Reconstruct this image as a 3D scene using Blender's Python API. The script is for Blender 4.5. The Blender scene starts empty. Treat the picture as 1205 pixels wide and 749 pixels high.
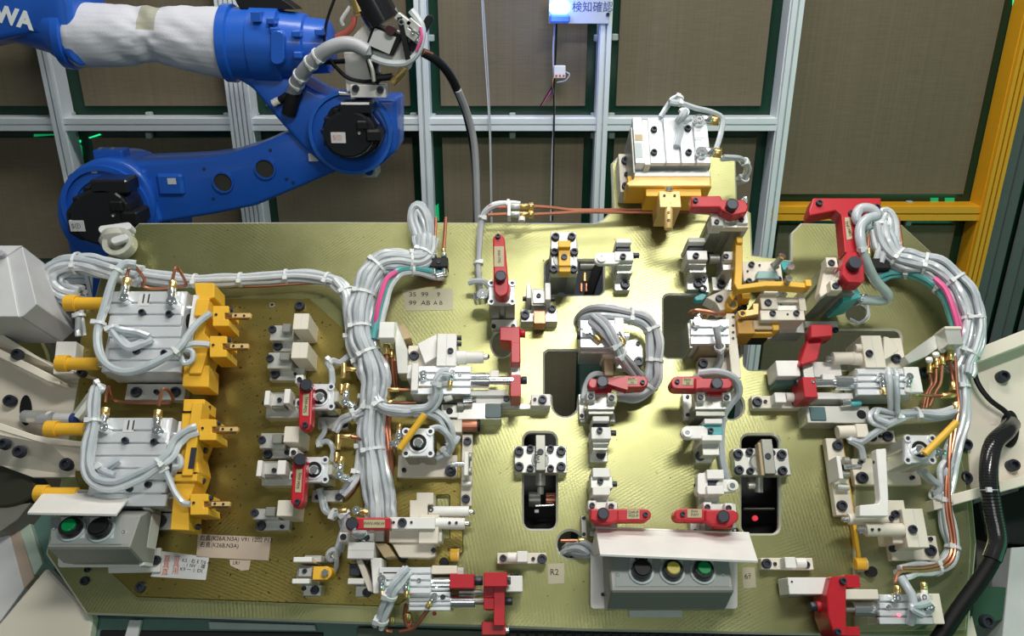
import bpy, bmesh, math, random
from mathutils import Vector, Matrix
random.seed(7)
SC = bpy.context.scene
COL = SC.collection
# ------------------------------------------------------------------ camera
PITCH = math.radians(22.0)
TILT = math.radians(21.4)          # plate foot lies this far under the optical axis
FPX = 940.0
W, H = 1205.0, 749.0
CAM = Vector((0, 0, 1.75))
cd = bpy.data.cameras.new('camera'); cam = bpy.data.objects.new('camera', cd); COL.objects.link(cam)
cam.location = CAM; cam.rotation_euler = (math.pi/2 - PITCH, 0, 0)
cd.sensor_width = 36; cd.lens = FPX/W*36; cd.clip_start = .02
SC.camera = cam
FWD = Vector((0, math.cos(PITCH), -math.sin(PITCH))); UPV = Vector((0, math.sin(PITCH), math.cos(PITCH))); RIGHT = Vector((1, 0, 0))
# ------------------------------------------------------------------ world, lamps, exposure
wd = bpy.data.worlds.new('world'); SC.world = wd; wd.use_nodes = True
bg = wd.node_tree.nodes['Background']; bg.inputs[0].default_value = (.80, .92, .90, 1); bg.inputs[1].default_value = .12
def area(name, loc, target, sx, sy, watts, col=(1, 1, 1)):
    l = bpy.data.lights.new(name, 'AREA'); l.shape = 'RECTANGLE'; l.size = sx; l.size_y = sy; l.energy = watts; l.color = col
    o = bpy.data.objects.new(name, l); COL.objects.link(o); o.location = loc
    o.rotation_euler = (Vector(target)-Vector(loc)).to_track_quat('-Z', 'Y').to_euler()
    return o
area('white_area_light', (.12, 1.45, 3.1), (.1, 1.2, 1.1), 1.7, .3, 27, (1, .99, .95))
area('white_area_light', (.42, .27, 3.0), (.15, 1.1, 1.1), .8, .16, 25, (1, .98, .93))
area('white_area_light', (-.2, -2.2, 2.7), (0, 1.2, 1.1), 1.8, .4, 16, (.96, 1, .98))  # added fill behind the camera, brightens white parts without glare on the plate
area('green_lamp', (2.1, .3, .9), (.7, 1.1, 1.0), 1.2, 1.2, 6, (.15, 1, .5))
SC.view_settings.view_transform = 'Standard'; SC.view_settings.look = 'None'
SC.view_settings.exposure = 0.0; SC.view_settings.gamma = 1.0; SC.view_settings.use_curve_mapping = False

# ------------------------------------------------------------------ materials
MATS = {}
def mat(name, col, rough=.5, metal=0., noise=.12, scale=30, bump=0., emit=None, estr=0., alpha=None, coat=0., spec=None, trans=0.):
    m = bpy.data.materials.new(name); m.use_nodes = True; nt = m.node_tree; b = nt.nodes['Principled BSDF']
    b.inputs['Roughness'].default_value = rough; b.inputs['Metallic'].default_value = metal
    if trans: b.inputs['Transmission Weight'].default_value = trans
    if coat: b.inputs['Coat Weight'].default_value = coat
    if spec is not None: b.inputs['Specular IOR Level'].default_value = spec
    c = list(col)+[1]
    tc = nt.nodes.new('ShaderNodeTexCoord'); n = nt.nodes.new('ShaderNodeTexNoise'); n.inputs['Scale'].default_value = scale; n.inputs['Detail'].default_value = 4
    nt.links.new(tc.outputs['Object'], n.inputs['Vector'])
    if noise:
        mx = nt.nodes.new('ShaderNodeMix'); mx.data_type = 'RGBA'
        mx.inputs['A'].default_value = [x*(1-noise) for x in col]+[1]; mx.inputs['B'].default_value = [min(1, x*(1+noise)) for x in col]+[1]
        nt.links.new(n.outputs['Fac'], mx.inputs['Factor']); nt.links.new(mx.outputs['Result'], b.inputs['Base Color'])
    else: b.inputs['Base Color'].default_value = c
    if bump:
        bp = nt.nodes.new('ShaderNodeBump'); bp.inputs['Strength'].default_value = bump; bp.inputs['Distance'].default_value = .002
        nt.links.new(n.outputs['Fac'], bp.inputs['Height']); nt.links.new(bp.outputs['Normal'], b.inputs['Normal'])
    if emit: b.inputs['Emission Color'].default_value = list(emit)+[1]; b.inputs['Emission Strength'].default_value = estr
    if alpha: b.inputs['Alpha'].default_value = alpha
    MATS[name] = m; return m
WHITE = mat('white_paint', (.78, .76, .72), .45)
CREAM = mat('cream_paint', (.72, .66, .55), .5, noise=.08, scale=8)
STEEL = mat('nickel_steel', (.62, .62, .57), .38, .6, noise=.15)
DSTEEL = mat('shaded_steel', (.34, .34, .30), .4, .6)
ALU = mat('anodised_aluminium', (.80, .82, .84), .36, .45, noise=.05)
CHROME = mat('chrome', (.84, .87, .88), .16, .93, noise=.03)
BOLT = mat('black_oxide', (.035, .04, .055), .42, .3)
DARK = mat('black_plastic', (.010, .010, .011), .5, spec=.25)
GLOSS = mat('gloss_black', (.012, .012, .014), .18)
RED = mat('red_paint', (.46, .010, .020), .36, noise=.1)
DRED = mat('dark_red_paint', (.40, .012, .018), .4)
YEL = mat('yellow_paint', (.78, .43, .03), .45, noise=.1)
PYEL = mat('pale_gold', (.80, .55, .22), .4, .3)
TAN = mat('tan_label', (.42, .37, .22), .6)
BRASS = mat('brass', (.80, .56, .22), .28, .9)
COPPER = mat('copper', (.50, .20, .12), .33, .8)
BRONZE = mat('bronze_tip', (.45, .28, .14), .3, .8)
HOSE = mat('clear_hose', (.80, .84, .87), .25, noise=.12, scale=60, coat=.3, trans=.35)
HOSEB = mat('cloudy_hose', (.66, .71, .75), .28, noise=.12, scale=60, coat=.3, trans=.35)
GHOSE = mat('grey_hose', (.40, .40, .42), .4)
TEAL = mat('teal_hose', (.10, .38, .38), .35)
PINK = mat('pink_hose', (.72, .10, .28), .35)
TIE = mat('nylon_tie', (.68, .70, .70), .4)
BLUE = mat('robot_blue', (.012, .10, .50), .35, noise=.1, scale=10, coat=.2)
CLOTH = mat('sleeve_cloth', (.60, .60, .66), .8, noise=.06, scale=400, bump=.3)
LGREY = mat('light_grey', (.60, .60, .60), .5)
GBOX = mat('enclosure_grey', (.30, .30, .28), .42, .1, noise=.05)
PANEL = mat('button_panel', (.27, .30, .29), .45)
COLLAR = mat('collar_grey', (.42, .47, .48), .4)
PAPER = mat('paper', (.62, .62, .62), .8)
TAPE = mat('tape', (.50, .40, .31), .6)
CTAPE = mat('clear_tape', (.42, .39, .27), .4)
INK = mat('ink', (.02, .02, .02), .7, noise=0)
REDINK = mat('red_ink', (.6, .12, .06), .7, noise=0)
BINK = mat('blue_ink', (.02, .05, .20), .6, noise=0)
WLET = mat('white_letter', (.85, .87, .9), .5, noise=0)
GRNBTN = mat('green_lens', (.0, .22, .06), .25)
YELBTN = mat('yellow_lens', (.52, .45, .08), .3)
CYAN = mat('cyan_urethane', (.08, .42, .44), .4)
SHEET = mat('green_acrylic', (.004, .034, .018), .2, noise=.3, scale=3)
EXTR = mat('aluminium_extrusion', (.74, .79, .82), .4, .1, noise=.04)
EYEL = mat('yellow_extrusion', (.70, .34, .01), .45, noise=.05)
CURT = mat('grey_curtain', (.10, .10, .11), .5)
TANPL = mat('tan_block', (.42, .32, .18), .5)
GREENW = mat('teal_panel', (.10, .20, .17), .55)
def fabric():
    m = mat('panel_fabric', (.20, .165, .105), .85); nt = m.node_tree; b = nt.nodes['Principled BSDF']
    tc = nt.nodes.new('ShaderNodeTexCoord'); cols = []
    for sc in ((600, 18, 1), (18, 1, 600)):
        mp = nt.nodes.new('ShaderNodeMapping'); mp.inputs['Scale'].default_value = sc
        n = nt.nodes.new('ShaderNodeTexNoise'); n.inputs['Scale'].default_value = 1
        nt.links.new(tc.outputs['Object'], mp.inputs[0]); nt.links.new(mp.outputs[0], n.inputs['Vector']); cols.append(n)
    ad = nt.nodes.new('ShaderNodeMath'); nt.links.new(cols[0].outputs['Fac'], ad.inputs[0]); nt.links.new(cols[1].outputs['Fac'], ad.inputs[1])
    mr = nt.nodes.new('ShaderNodeMapRange'); mr.inputs['From Min'].default_value = .6; mr.inputs['From Max'].default_value = 1.4
    nt.links.new(ad.outputs[0], mr.inputs['Value'])
    mx = nt.nodes.new('ShaderNodeMix'); mx.data_type = 'RGBA'
    mx.inputs['A'].default_value = (.118, .095, .058, 1); mx.inputs['B'].default_value = (.18, .148, .096, 1)
    nt.links.new(mr.outputs[0], mx.inputs['Factor']); nt.links.new(mx.outputs['Result'], b.inputs['Base Color'])
    return m
FABRIC = fabric()
def plate_mat(name, c0, c1, cx, cy, speck=.0):
    m = bpy.data.materials.new(name); m.use_nodes = True; nt = m.node_tree; b = nt.nodes['Principled BSDF']; L = nt.links.new
    tc = nt.nodes.new('ShaderNodeTexCoord')
    def noise(sc, det=4):
        n = nt.nodes.new('ShaderNodeTexNoise'); n.inputs['Scale'].default_value = sc; n.inputs['Detail'].default_value = det; L(tc.outputs['Object'], n.inputs['Vector']); return n.outputs['Fac']
    def rings(x, y, sc):                      # arcs left by the milling cutter
        mp = nt.nodes.new('ShaderNodeMapping'); mp.inputs['Location'].default_value = (x, y, 0); L(tc.outputs['Object'], mp.inputs[0])
        wv = nt.nodes.new('ShaderNodeTexWave'); wv.wave_type = 'RINGS'; wv.rings_direction = 'Z'; wv.inputs['Scale'].default_value = sc; wv.inputs['Distortion'].default_value = 5
        wv.inputs['Detail'].default_value = 4; wv.inputs['Detail Scale'].default_value = 6; wv.inputs['Detail Roughness'].default_value = .7; L(mp.outputs[0], wv.inputs['Vector']); return wv.outputs['Fac']
    def mixf(f, a, c):
        x = nt.nodes.new('ShaderNodeMix'); L(f, x.inputs['Factor'])
        for k, v in (('A', a), ('B', c)):
            if isinstance(v, float): x.inputs[k].default_value = v
            else: L(v, x.inputs[k])
        return x.outputs[0]
    def rng(f, a, c, d=0., e=1.):
        r = nt.nodes.new('ShaderNodeMapRange'); L(f, r.inputs['Value'])
        for k, v in zip(('From Min', 'From Max', 'To Min', 'To Max'), (a, c, d, e)): r.inputs[k].default_value = v
        return r.outputs[0]
    arcs = mixf(rng(noise(4.2, 1), .47, .53), rings(cx, cy, 58), rings(-cx*.7, cy+.5, 66))
    amp = rng(noise(6, 2), .35, .7, 0., .85)
    arcs = mixf(amp, .5, arcs)
    blot = noise(5, 6); n2 = noise(150, 2)
    f = mixf(rng(noise(2, 0), 0., 1., .22, .32), rng(blot, .3, .7), arcs)
    mx = nt.nodes.new('ShaderNodeMix'); mx.data_type = 'RGBA'; mx.inputs['A'].default_value = [x*.86 for x in c0]+[1]; mx.inputs['B'].default_value = list(c1)+[1]; L(f, mx.inputs['Factor'])
    m2 = nt.nodes.new('ShaderNodeMix'); m2.data_type = 'RGBA'; m2.inputs['B'].default_value = (.10, .06, .02, 1)
    L(rng(n2, .72-speck, .76-speck), m2.inputs['Factor']); L(mx.outputs['Result'], m2.inputs['A']); L(m2.outputs['Result'], b.inputs['Base Color'])
    b.inputs['Metallic'].default_value = .92
    L(mixf(arcs, .27, .42), b.inputs['Roughness'])
    bp = nt.nodes.new('ShaderNodeBump'); bp.inputs['Strength'].default_value = .13; bp.inputs['Distance'].default_value = .001; L(arcs, bp.inputs['Height']); L(bp.outputs['Normal'], b.inputs['Normal'])
    return m
PLATE = plate_mat('chromated_plate', (.29, .29, .115), (.47, .47, .23), .9, .1)
SUBPL = plate_mat('chromated_plate_dark', (.24, .185, .045), (.37, .30, .09), -.5, .5, .06)

# ------------------------------------------------------------------ frames: a flat reference (origin, axes) in the place
class Frame:
    def __init__(s, O, X, Y, Z):
        s.M = Matrix((X, Y, Z)).transposed().to_4x4(); s.M.translation = O
        s.O, s.X, s.Y, s.Z = O, X, Y, Z
        s.c = s.loc(CAM)
    def loc(s, p): d = p-s.O; return Vector((d.dot(s.X), d.dot(s.Y), d.dot(s.Z)))
    def pt(s, px, py, h):           # where the sight line through a photo position meets the level h (mm) above the frame
        r = FWD+RIGHT*((px-W/2)/FPX)+UPV*((H/2-py)/FPX)
        d = Vector((r.dot(s.X), r.dot(s.Y), r.dot(s.Z)))
        t = (h/1000.-s.c.z)/d.z
        return s.c+d*t
    def mpp(s, px, py, h): return (s.pt(px+1, py, h)-s.pt(px, py, h)).x
ea = PITCH+TILT
DIST = 1.25
NRM = Vector((0, -math.cos(ea), math.sin(ea))); INUP = Vector((0, math.sin(ea), math.cos(ea)))
PLF = Frame(CAM-NRM*DIST, Vector((1, 0, 0)), INUP, NRM)
def wall_frame(y): return Frame(Vector((0, y, 0)), Vector((1, 0, 0)), Vector((0, 0, 1)), Vector((0, -1, 0)))
WF = wall_frame(2.1); RBF = wall_frame(1.80)
FR = PLF; CUR = None; ORG = Vector((0, 0, 0))
USED = {}
def frame(f):
    global FR; FR = f
GROUPS = {'swing_clamp': 'swing clamps with levers on the jig plate', 'locator_block': 'locator blocks on the jig plate', 'fork_locator': 'fork locators on the jig plate', 'guided_cylinder': 'guided air cylinders', 'slide_cylinder': 'level air cylinders',
 'hose_bundle': 'tied hose bundles', 'air_hose': 'clear and grey air hoses', 'copper_pipe': 'copper pipes on the jig', 'bridge_clamp': 'bridge clamps over the slots', 'rest_pin': 'level rest pins', 'rest_block': 'rest blocks', 'backing_block': 'white backing blocks', 'pin_stand': 'stands with two pins', 'stop_rail': 'cream stop rails',
 'roller_stop': 'yellow roller stops', 'plug': 'black rubber plugs', 'push_button_box': 'push-button boxes with white hoods', 'tape_label': 'handwritten tape labels', 'brass_manifold': 'brass fitting groups', 'terminal_column': 'square-topped columns', 'pipe_joint': 'pipe joints', 'spring_pin': 'spring plungers', 'valve_block': 'fittings inside the openings', 'work_positioner': 'cream positioner castings', 'machine_pedestal': 'positioner pedestals', 'mounting_plate': 'mounting plates on the jig plate'}
def thing(name, label, cat, px, py, h=0, group=None, kind=None):
    global CUR, ORG
    ORG = FR.pt(px, py, h)
    o = bpy.data.objects.new(name, None); COL.objects.link(o); o.empty_display_size = .02
    o.matrix_world = FR.M @ Matrix.Translation(ORG)
    if kind: o['kind'] = kind
    else:
        o['label'] = label; o['category'] = cat
        USED.setdefault(label, []).append(name)
    group = group or GROUPS.get(name)
    if group: o['group'] = group
    CUR = o; return o
def link(name, me, parent=None, label=None):
    o = bpy.data.objects.new(name, me); COL.objects.link(o); o.parent = parent or CUR
    if label: o['label'] = label
    return o
def finish(me, m, smooth):
    if m: me.materials.append(m)
    if smooth: me.shade_smooth(); me.set_sharp_from_angle(angle=math.radians(38))
def mk(name, m, vs, fs, parent=None, bev=0., smooth=False, label=None, seg=1):
    bm = bmesh.new(); vv = [bm.verts.new(Vector(v)-ORG) for v in vs]
    for f in fs:
        try: bm.faces.new([vv[i] for i in f])
        except ValueError: pass
    bmesh.ops.recalc_face_normals(bm, faces=bm.faces)
    if bev:
        bmesh.ops.bevel(bm, geom=[e for e in bm.edges if e.is_manifold and e.calc_face_angle(0) > .3], offset=bev, segments=seg, affect='EDGES', profile=.5, clamp_overlap=True)
    me = bpy.data.meshes.new(name); bm.to_mesh(me); bm.free()
    finish(me, m, smooth); return link(name, me, parent, label)
def boxv(u0, u1, v0, v1, z0, z1):
    return [(u0, v0, z0), (u1, v0, z0), (u1, v1, z0), (u0, v1, z0), (u0, v0, z1), (u1, v0, z1), (u1, v1, z1), (u0, v1, z1)]
BF = [(3, 2, 1, 0), (4, 5, 6, 7), (0, 1, 5, 4), (1, 2, 6, 5), (2, 3, 7, 6), (3, 0, 4, 7)]
def rect(x0, y0, x1, y1, h):
    xm, ym = (x0+x1)/2, (y0+y1)/2
    return FR.pt(x0, ym, h).x, FR.pt(x1, ym, h).x, FR.pt(xm, y1, h).y, FR.pt(xm, y0, h).y
def box(name, m, x0, y0, x1, y1, h0, h1, parent=None, bev=.0009, label=None):
    u0, u1, v0, v1 = rect(x0, y0, x1, y1, h1)
    return mk(name, m, boxv(u0, u1, v0, v1, h0/1000., h1/1000.), BF, parent, bev, label=label)
def boxes(name, m, L, parent=None, label=None):   # several plain boxes as one part
    vs, fs = [], []
    for (x0, y0, x1, y1, h0, h1) in L:
        k = len(vs); u0, u1, v0, v1 = rect(x0, y0, x1, y1, h1)
        vs += boxv(u0, u1, v0, v1, h0/1000., h1/1000.); fs += [tuple(i+k for i in f) for f in BF]
    return mk(name, m, vs, fs, parent, .0007, label=label)
def slab(name, m, pts, h0, h1, parent=None, bev=.001, label=None, seg=1, smooth=False):
    p = [FR.pt(x, y, h1) for x, y in pts]; n = len(p)
    vs = [(a.x, a.y, h0/1000.) for a in p]+[(a.x, a.y, h1/1000.) for a in p]
    fs = [tuple(range(n-1, -1, -1)), tuple(range(n, 2*n))]+[(i, (i+1) % n, (i+1) % n+n, i+n) for i in range(n)]
    return mk(name, m, vs, fs, parent, bev, smooth, label, seg)
def circ(cx, cy, rx, ry=None, n=24, a0=0, a1=360):
    ry = ry or rx; full = abs(a1-a0) >= 360
    return [(cx+rx*math.cos(math.radians(a0+(a1-a0)*i/(n if full else n-1))), cy-ry*math.sin(math.radians(a0+(a1-a0)*i/(n if full else n-1)))) for i in range(n)]
def rrect(x0, y0, x1, y1, r, n=6):
    o = []
    for cx, cy, a in ((x1-r, y0+r, 0), (x0+r, y0+r, 90), (x0+r, y1-r, 180), (x1-r, y1-r, 270)): o += circ(cx, cy, r, r, n, a, a+90)
    return o
def capsule(x0, y0, x1, y1, w0, w1=None, n=7):
    w1 = w1 or w0; a = math.degrees(math.atan2(-(y1-y0), x1-x0))
    return circ(x1, y1, w1/2, None, n, a-90, a+90)+circ(x0, y0, w0/2, None, n, a+90, a+270)
def quad(x0, y0, x1, y1, w):
    dx, dy = x1-x0, y1-y0; l = math.hypot(dx, dy); nx, ny = -dy/l*w/2, dx/l*w/2
    return [(x0+nx, y0+ny), (x1+nx, y1+ny), (x1-nx, y1-ny), (x0-nx, y0-ny)]
def prism(name, m, x0, x1, prof, parent=None, bev=.0012, label=None):     # profile (py, h) run along X
    a, b = [], []
    for (py, h) in prof:
        xm = (x0+x1)/2; q = FR.pt(xm, py, h); hh = max(p[1] for p in prof)
        a.append((0, q.y, h/1000.)); 
    ym = sum(p[0] for p in prof)/len(prof); hm = max(p[1] for p in prof); ymax = [p[0] for p in prof if p[1] == hm][0]
    u0 = FR.pt(x0, ymax, hm).x; u1 = FR.pt(x1, ymax, hm).x; n = len(a)
    vs = [(u0, q[1], q[2]) for q in a]+[(u1, q[1], q[2]) for q in a]
    fs = [tuple(range(n-1, -1, -1)), tuple(range(n, 2*n))]+[(i, (i+1) % n, (i+1) % n+n, i+n) for i in range(n)]
    return mk(name, m, vs, fs, parent, bev, label=label)
def sheet(name, m, pts, th, parent=None, label=None):         # bent sheet: corners (px, py, h), thickness in mm
    p = [FR.pt(*q) for q in pts]; nn = (p[1]-p[0]).cross(p[2]-p[0]).normalized()*th/1000.; n = len(p)
    vs = p+[q+nn for q in p]
    fs = [tuple(range(n-1, -1, -1)), tuple(range(n, 2*n))]+[(i, (i+1) % n, (i+1) % n+n, i+n) for i in range(n)]
    return mk(name, m, vs, fs, parent, .0006, label=label)
def smooth_path(P, per=6):
    if len(P) < 3: return [Vector(p) for p in P]
    P = [Vector(p) for p in P]; out = []
    for i in range(len(P)-1):
        a = P[i-1] if i else P[0]*2-P[1]; b, c = P[i], P[i+1]; d = P[i+2] if i+2 < len(P) else P[-1]*2-P[-2]
        for k in range(per):
            t = k/per
            out.append(.5*((2*b)+(c-a)*t+(2*a-5*b+4*c-d)*t*t+(3*b-a-3*c+d)*t**3))
    out.append(P[-1]); return out
def frames_along(Q):
    T = [(Q[min(i+1, len(Q)-1)]-Q[max(i-1, 0)]).normalized() for i in range(len(Q))]
    n = Vector((0, 0, 1)) if abs(T[0].z) < .9 else Vector((0, 1, 0))
    N = []
    for t in T:
        n = n-t*n.dot(t)
        if n.length < 1e-6: n = t.orthogonal()
        n = n.normalized(); N.append(n)
    return T, N, [t.cross(n) for t, n in zip(T, N)]
def sweep(Q, R, ns=8):
    T, N, B = frames_along(Q); vs, fs = [], []
    for i, q in enumerate(Q):
        r = R[i] if isinstance(R, (list, tuple)) else R
        for k in range(ns):
            a = 2*math.pi*k/ns; vs.append(q+N[i]*r*math.cos(a)+B[i]*r*math.sin(a))
    for i in range(len(Q)-1):
        for k in range(ns): fs.append((i*ns+k, i*ns+(k+1) % ns, (i+1)*ns+(k+1) % ns, (i+1)*ns+k))
    fs.append(tuple(range(ns-1, -1, -1))); fs.append(tuple((len(Q)-1)*ns+k for k in range(ns)))
    return vs, fs
def tube(name, m, pts, r_mm, parent=None, per=6, ns=8, label=None):
    Q = smooth_path([FR.pt(*p) for p in pts], per); vs, fs = sweep(Q, r_mm/1000., ns)
    return mk(name, m, vs, fs, parent, 0, True, label)
def rod(name, m, a, b, r_px, parent=None, ns=16, label=None, r2=None, bev=.0006):
    A, B = FR.pt(*a), FR.pt(*b); s = FR.mpp(*a); r2 = r2 or r_px
    vs, fs = sweep([A, B], [r_px*s, r2*s], ns); return mk(name, m, vs, fs, parent, bev if bev else 0, True, label)
def lathe(name, m, L, parent=None, ns=24, label=None):       # L: (px, py, h, radius px)
    Q = [FR.pt(*q[:3]) for q in L]; R = [q[3]*FR.mpp(*q[:3]) for q in L]
    d = (Q[-1]-Q[0]).normalized(); n = (Vector((0, 0, 1)) if abs(d.z) < .9 else Vector((0, 1, 0))); n = (n-d*n.dot(d)).normalized(); b = d.cross(n)
    vs, fs = [], []
    for q, r in zip(Q, R):
        for k in range(ns): a = 2*math.pi*k/ns; vs.append(q+n*r*math.cos(a)+b*r*math.sin(a))
    for i in range(len(Q)-1):
        for k in range(ns): fs.append((i*ns+k, i*ns+(k+1) % ns, (i+1)*ns+(k+1) % ns, (i+1)*ns+k))
    fs.append(tuple(range(ns-1, -1, -1))); fs.append(tuple((len(Q)-1)*ns+k for k in range(ns)))
    return mk(name, m, vs, fs, parent, 0, True, label)
def disc(name, m, px, py, h0, h1, r_px, parent=None, ns=20, label=None, r1=None):   # a cylinder standing along the frame's normal
    p = FR.pt(px, py, h1); s = FR.mpp(px, py, h1); r = r_px*s; rt = (r1 or r_px)*s
    vs, fs = sweep([Vector((p.x, p.y, h0/1000.)), Vector((p.x, p.y, h1/1000.))], [r, rt], ns)
    return mk(name, m, vs, fs, parent, .0005, True, label)
def ring(name, m, px, py, h0, h1, ro, ri, parent=None, ns=20, label=None):
    p = FR.pt(px, py, h1); s = FR.mpp(px, py, h1); vs, fs = [], []
    for r, z in ((ro, h0), (ro, h1), (ri, h1), (ri, h0)):
        for k in range(ns): a = 2*math.pi*k/ns; vs.append((p.x+r*s*math.cos(a), p.y+r*s*math.sin(a), z/1000.))
    for j in range(4):
        for k in range(ns): fs.append((j*ns+k, j*ns+(k+1) % ns, ((j+1) % 4)*ns+(k+1) % ns, ((j+1) % 4)*ns+k))
    return mk(name, m, vs, fs, parent, 0, True, label)
# shared socket-head screw: unit radius, unit height, hexagonal recess
def screw_mesh(name, m):
    bm = bmesh.new(); n = 18
    def rg(r, z, k=n, o=0): return [bm.verts.new((r*math.cos(2*math.pi*i/k+o), r*math.sin(2*math.pi*i/k+o), z)) for i in range(k)]
    L = [rg(1, 0), rg(1, .82), rg(.88, 1), rg(.56, 1), rg(.5, .45)]
    for a, b in zip(L, L[1:]):
        for i in range(n): bm.faces.new((a[i], a[(i+1) % n], b[(i+1) % n], b[i]))
    bm.faces.new(L[-1]); me = bpy.data.meshes.new(name); bm.to_mesh(me); bm.free(); finish(me, m, True); return me
SCREW = {'b': screw_mesh('socket_screw', BOLT), 's': screw_mesh('steel_screw', STEEL), 'w': screw_mesh('bright_screw', CHROME)}
def bolt(px, py, h, r=5., hh=8., k='b', parent=None, name='bolt'):
    p = FR.pt(px, py, h+hh); s = FR.mpp(px, py, h+hh)
    o = link(name, SCREW[k], parent); o.location = Vector((p.x, p.y, h/1000.))-ORG; o.scale = (r*s, r*s, hh/1000.); return o
def text(s, px, py, h, size_px, m, parent=None, rot=0., name='lettering', sx=1., align='LEFT', bold=0.):
    cu = bpy.data.curves.new('t', 'FONT'); cu.body = s; cu.align_x = align; cu.align_y = 'CENTER'; cu.space_line = .9
    cu.size = size_px*FR.mpp(px, py, h)*1.2; cu.extrude = .0001; cu.offset = bold; cu.resolution_u = 3
    o = bpy.data.objects.new('t', cu); COL.objects.link(o); dg = bpy.context.evaluated_depsgraph_get(); dg.update()
    me = bpy.data.meshes.new_from_object(o.evaluated_get(dg)); bpy.data.objects.remove(o)
    p = FR.pt(px, py, h)-ORG
    me.transform(Matrix.Translation(p) @ Matrix.Rotation(math.radians(rot), 4, 'Z') @ Matrix.Diagonal((sx, 1, 1, 1)))
    me.materials.clear(); me.materials.append(m); me.name = name
    return link(name, me, parent)
def cable_tie(q, t, R, parent, head=True):
    n = t.orthogonal().normalized(); b = t.cross(n); ring_ = [q+(n*math.cos(a)+b*math.sin(a))*R for a in [2*math.pi*i/14 for i in range(14)]]
    vs, fs = [], []
    for i, c in enumerate(ring_):
        rad = (c-q).normalized()
        for (dr, dt) in ((-.0012, -.0022), (.0012, -.0022), (.0012, .0022), (-.0012, .0022)): vs.append(c+rad*dr+t*dt)
    m_ = len(ring_)
    for i in range(m_):
        for k in range(4): fs.append((i*4+k, i*4+(k+1) % 4, ((i+1) % m_)*4+(k+1) % 4, ((i+1) % m_)*4+k))
    up = (Vector((0, 0, 1))-t*t.z); up = up.normalized() if up.length > .1 else n
    sd = t.cross(up); c = q+(up*.8+sd*.6)*R; a = .0035; k = len(vs)
    vs += [c+up*x*a+sd*y*a+t*z*a for z in (-1, 1) for x, y in ((-1, -1), (1, -1), (1, 1), (-1, 1))]
    fs += [tuple(i+k for i in f) for f in BF]
    return mk('cable_tie', TIE, vs, fs, parent)
def bundle(name, label, cat, pts, n, r, spread, ties=(), mats=None, group=None, pinch=.3, per=6, flat=1., part=False, ns=7, pname='hose'):
    if not part: thing(name, label, cat, *pts[0], group=group)
    Q = smooth_path([FR.pt(*p) for p in pts], per); T, N, B = frames_along(Q); m_ = len(Q)
    S = [1-sum(pinch*math.exp(-((i/(m_-1)-t)*m_/4.)**2) for t in ties) for i in range(m_)]
    rnd = random.Random(sum(map(ord, label)) if label else 3)
    for k in range(n):
        if n == 1: rad, ph = 0, 0
        elif n <= 4: rad, ph = 1., 2*math.pi*k/n
        else:
            inner = max(1, n//4)
            if k < inner: rad, ph = (.42 if inner > 1 else 0), 2*math.pi*k/inner
            else: rad, ph = 1., 2*math.pi*(k-inner)/(n-inner)
        tw = rnd.uniform(.2, .7); rr = r*rnd.uniform(.85, 1.1)/1000.; w1 = rnd.uniform(0, 6)
        C = []
        for i in range(m_):
            a = ph+tw*i/m_*2; s = spread/1000.*rad*S[i]*(1+.08*math.sin(w1+i*.7))
            C.append(Q[i]+N[i]*s*math.cos(a)*flat+B[i]*s*math.sin(a))
        vs, fs = sweep(C, rr, ns); mm = (mats[k % len(mats)] if mats else (HOSE if k % 3 else HOSEB))
        mk(pname, mm, vs, fs, None, 0, True)
    for t in ties:
        i = min(m_-1, max(0, round(t*(m_-1)))); cable_tie(Q[i], T[i], (spread*S[i] if n > 1 else 0)/1000.+r/1000.*1.05, None)
# ================================================================== the setting
def plain(name, m, vs, fs, kind='structure', bev=0):
    global ORG, CUR
    ORG = Vector((0, 0, 0)); CUR = None
    o = mk(name, m, vs, fs, None, bev); o['kind'] = kind; return o
plain('floor', mat('floor_paint', (.055, .075, .062), .5, scale=4), boxv(-4, 4, -2, 3.6, -.1, 0), BF)
frame(WF)
wb = plain('wall_back', SHEET, boxv(-2.6, 2.6, 2.13, 2.14, 0, 3.2), BF)
CUR = wb; ORG = Vector((0, 0, 0))
def wmk(name, m, x0, y0, x1, y1, h0, h1, lab=None, bev=.001):       # an upright box on the back wall, metres from frame axes
    # local wall frame -> world
    u0, u1, v0, v1 = rect(x0, y0, x1, y1, h1)
    vs = [(u, 2.1-h, v) for (u, v, h) in boxv(u0, u1, v0, v1, h0/1000., h1/1000.)]
    return mk(name, m, vs, BF, wb, bev, label=lab)
def wbox(name, m, u0, u1, v0, v1, h0, h1, lab=None, bev=.001):
    return mk(name, m, [(u, 2.1-h/1000., v) for (u, v, h) in boxv(u0, u1, v0, v1, h0, h1)], BF, wb, bev, label=lab)
def wx(px, py, h=0): return WF.pt(px, py, h)
def post(px, wpx, ng, m=EXTR, lab=None, z0=0, z1=3.0):              # px at y=100
    c = wx(px, 100, 40).x; hw = wpx*WF.mpp(px, 100, 40)/2
    o = wbox('post', m, c-hw, c+hw, z0, z1, -28, 28, lab)
    k = ng+1; w = 2*hw/k; vs, fs = [], []
    for i in range(k):                                               # the ribs left standing between the slots
        a = c-hw+i*w+w*.16; b = c-hw+(i+1)*w-w*.16; kk = len(vs)
        vs += [(u, 2.1-h, v) for (u, v, h) in boxv(a, b, z0, z1, .028, .040)]; fs += [tuple(j+kk for j in f) for f in BF]
    mk('slot_rib', m, vs, fs, o); return c, hw
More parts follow.
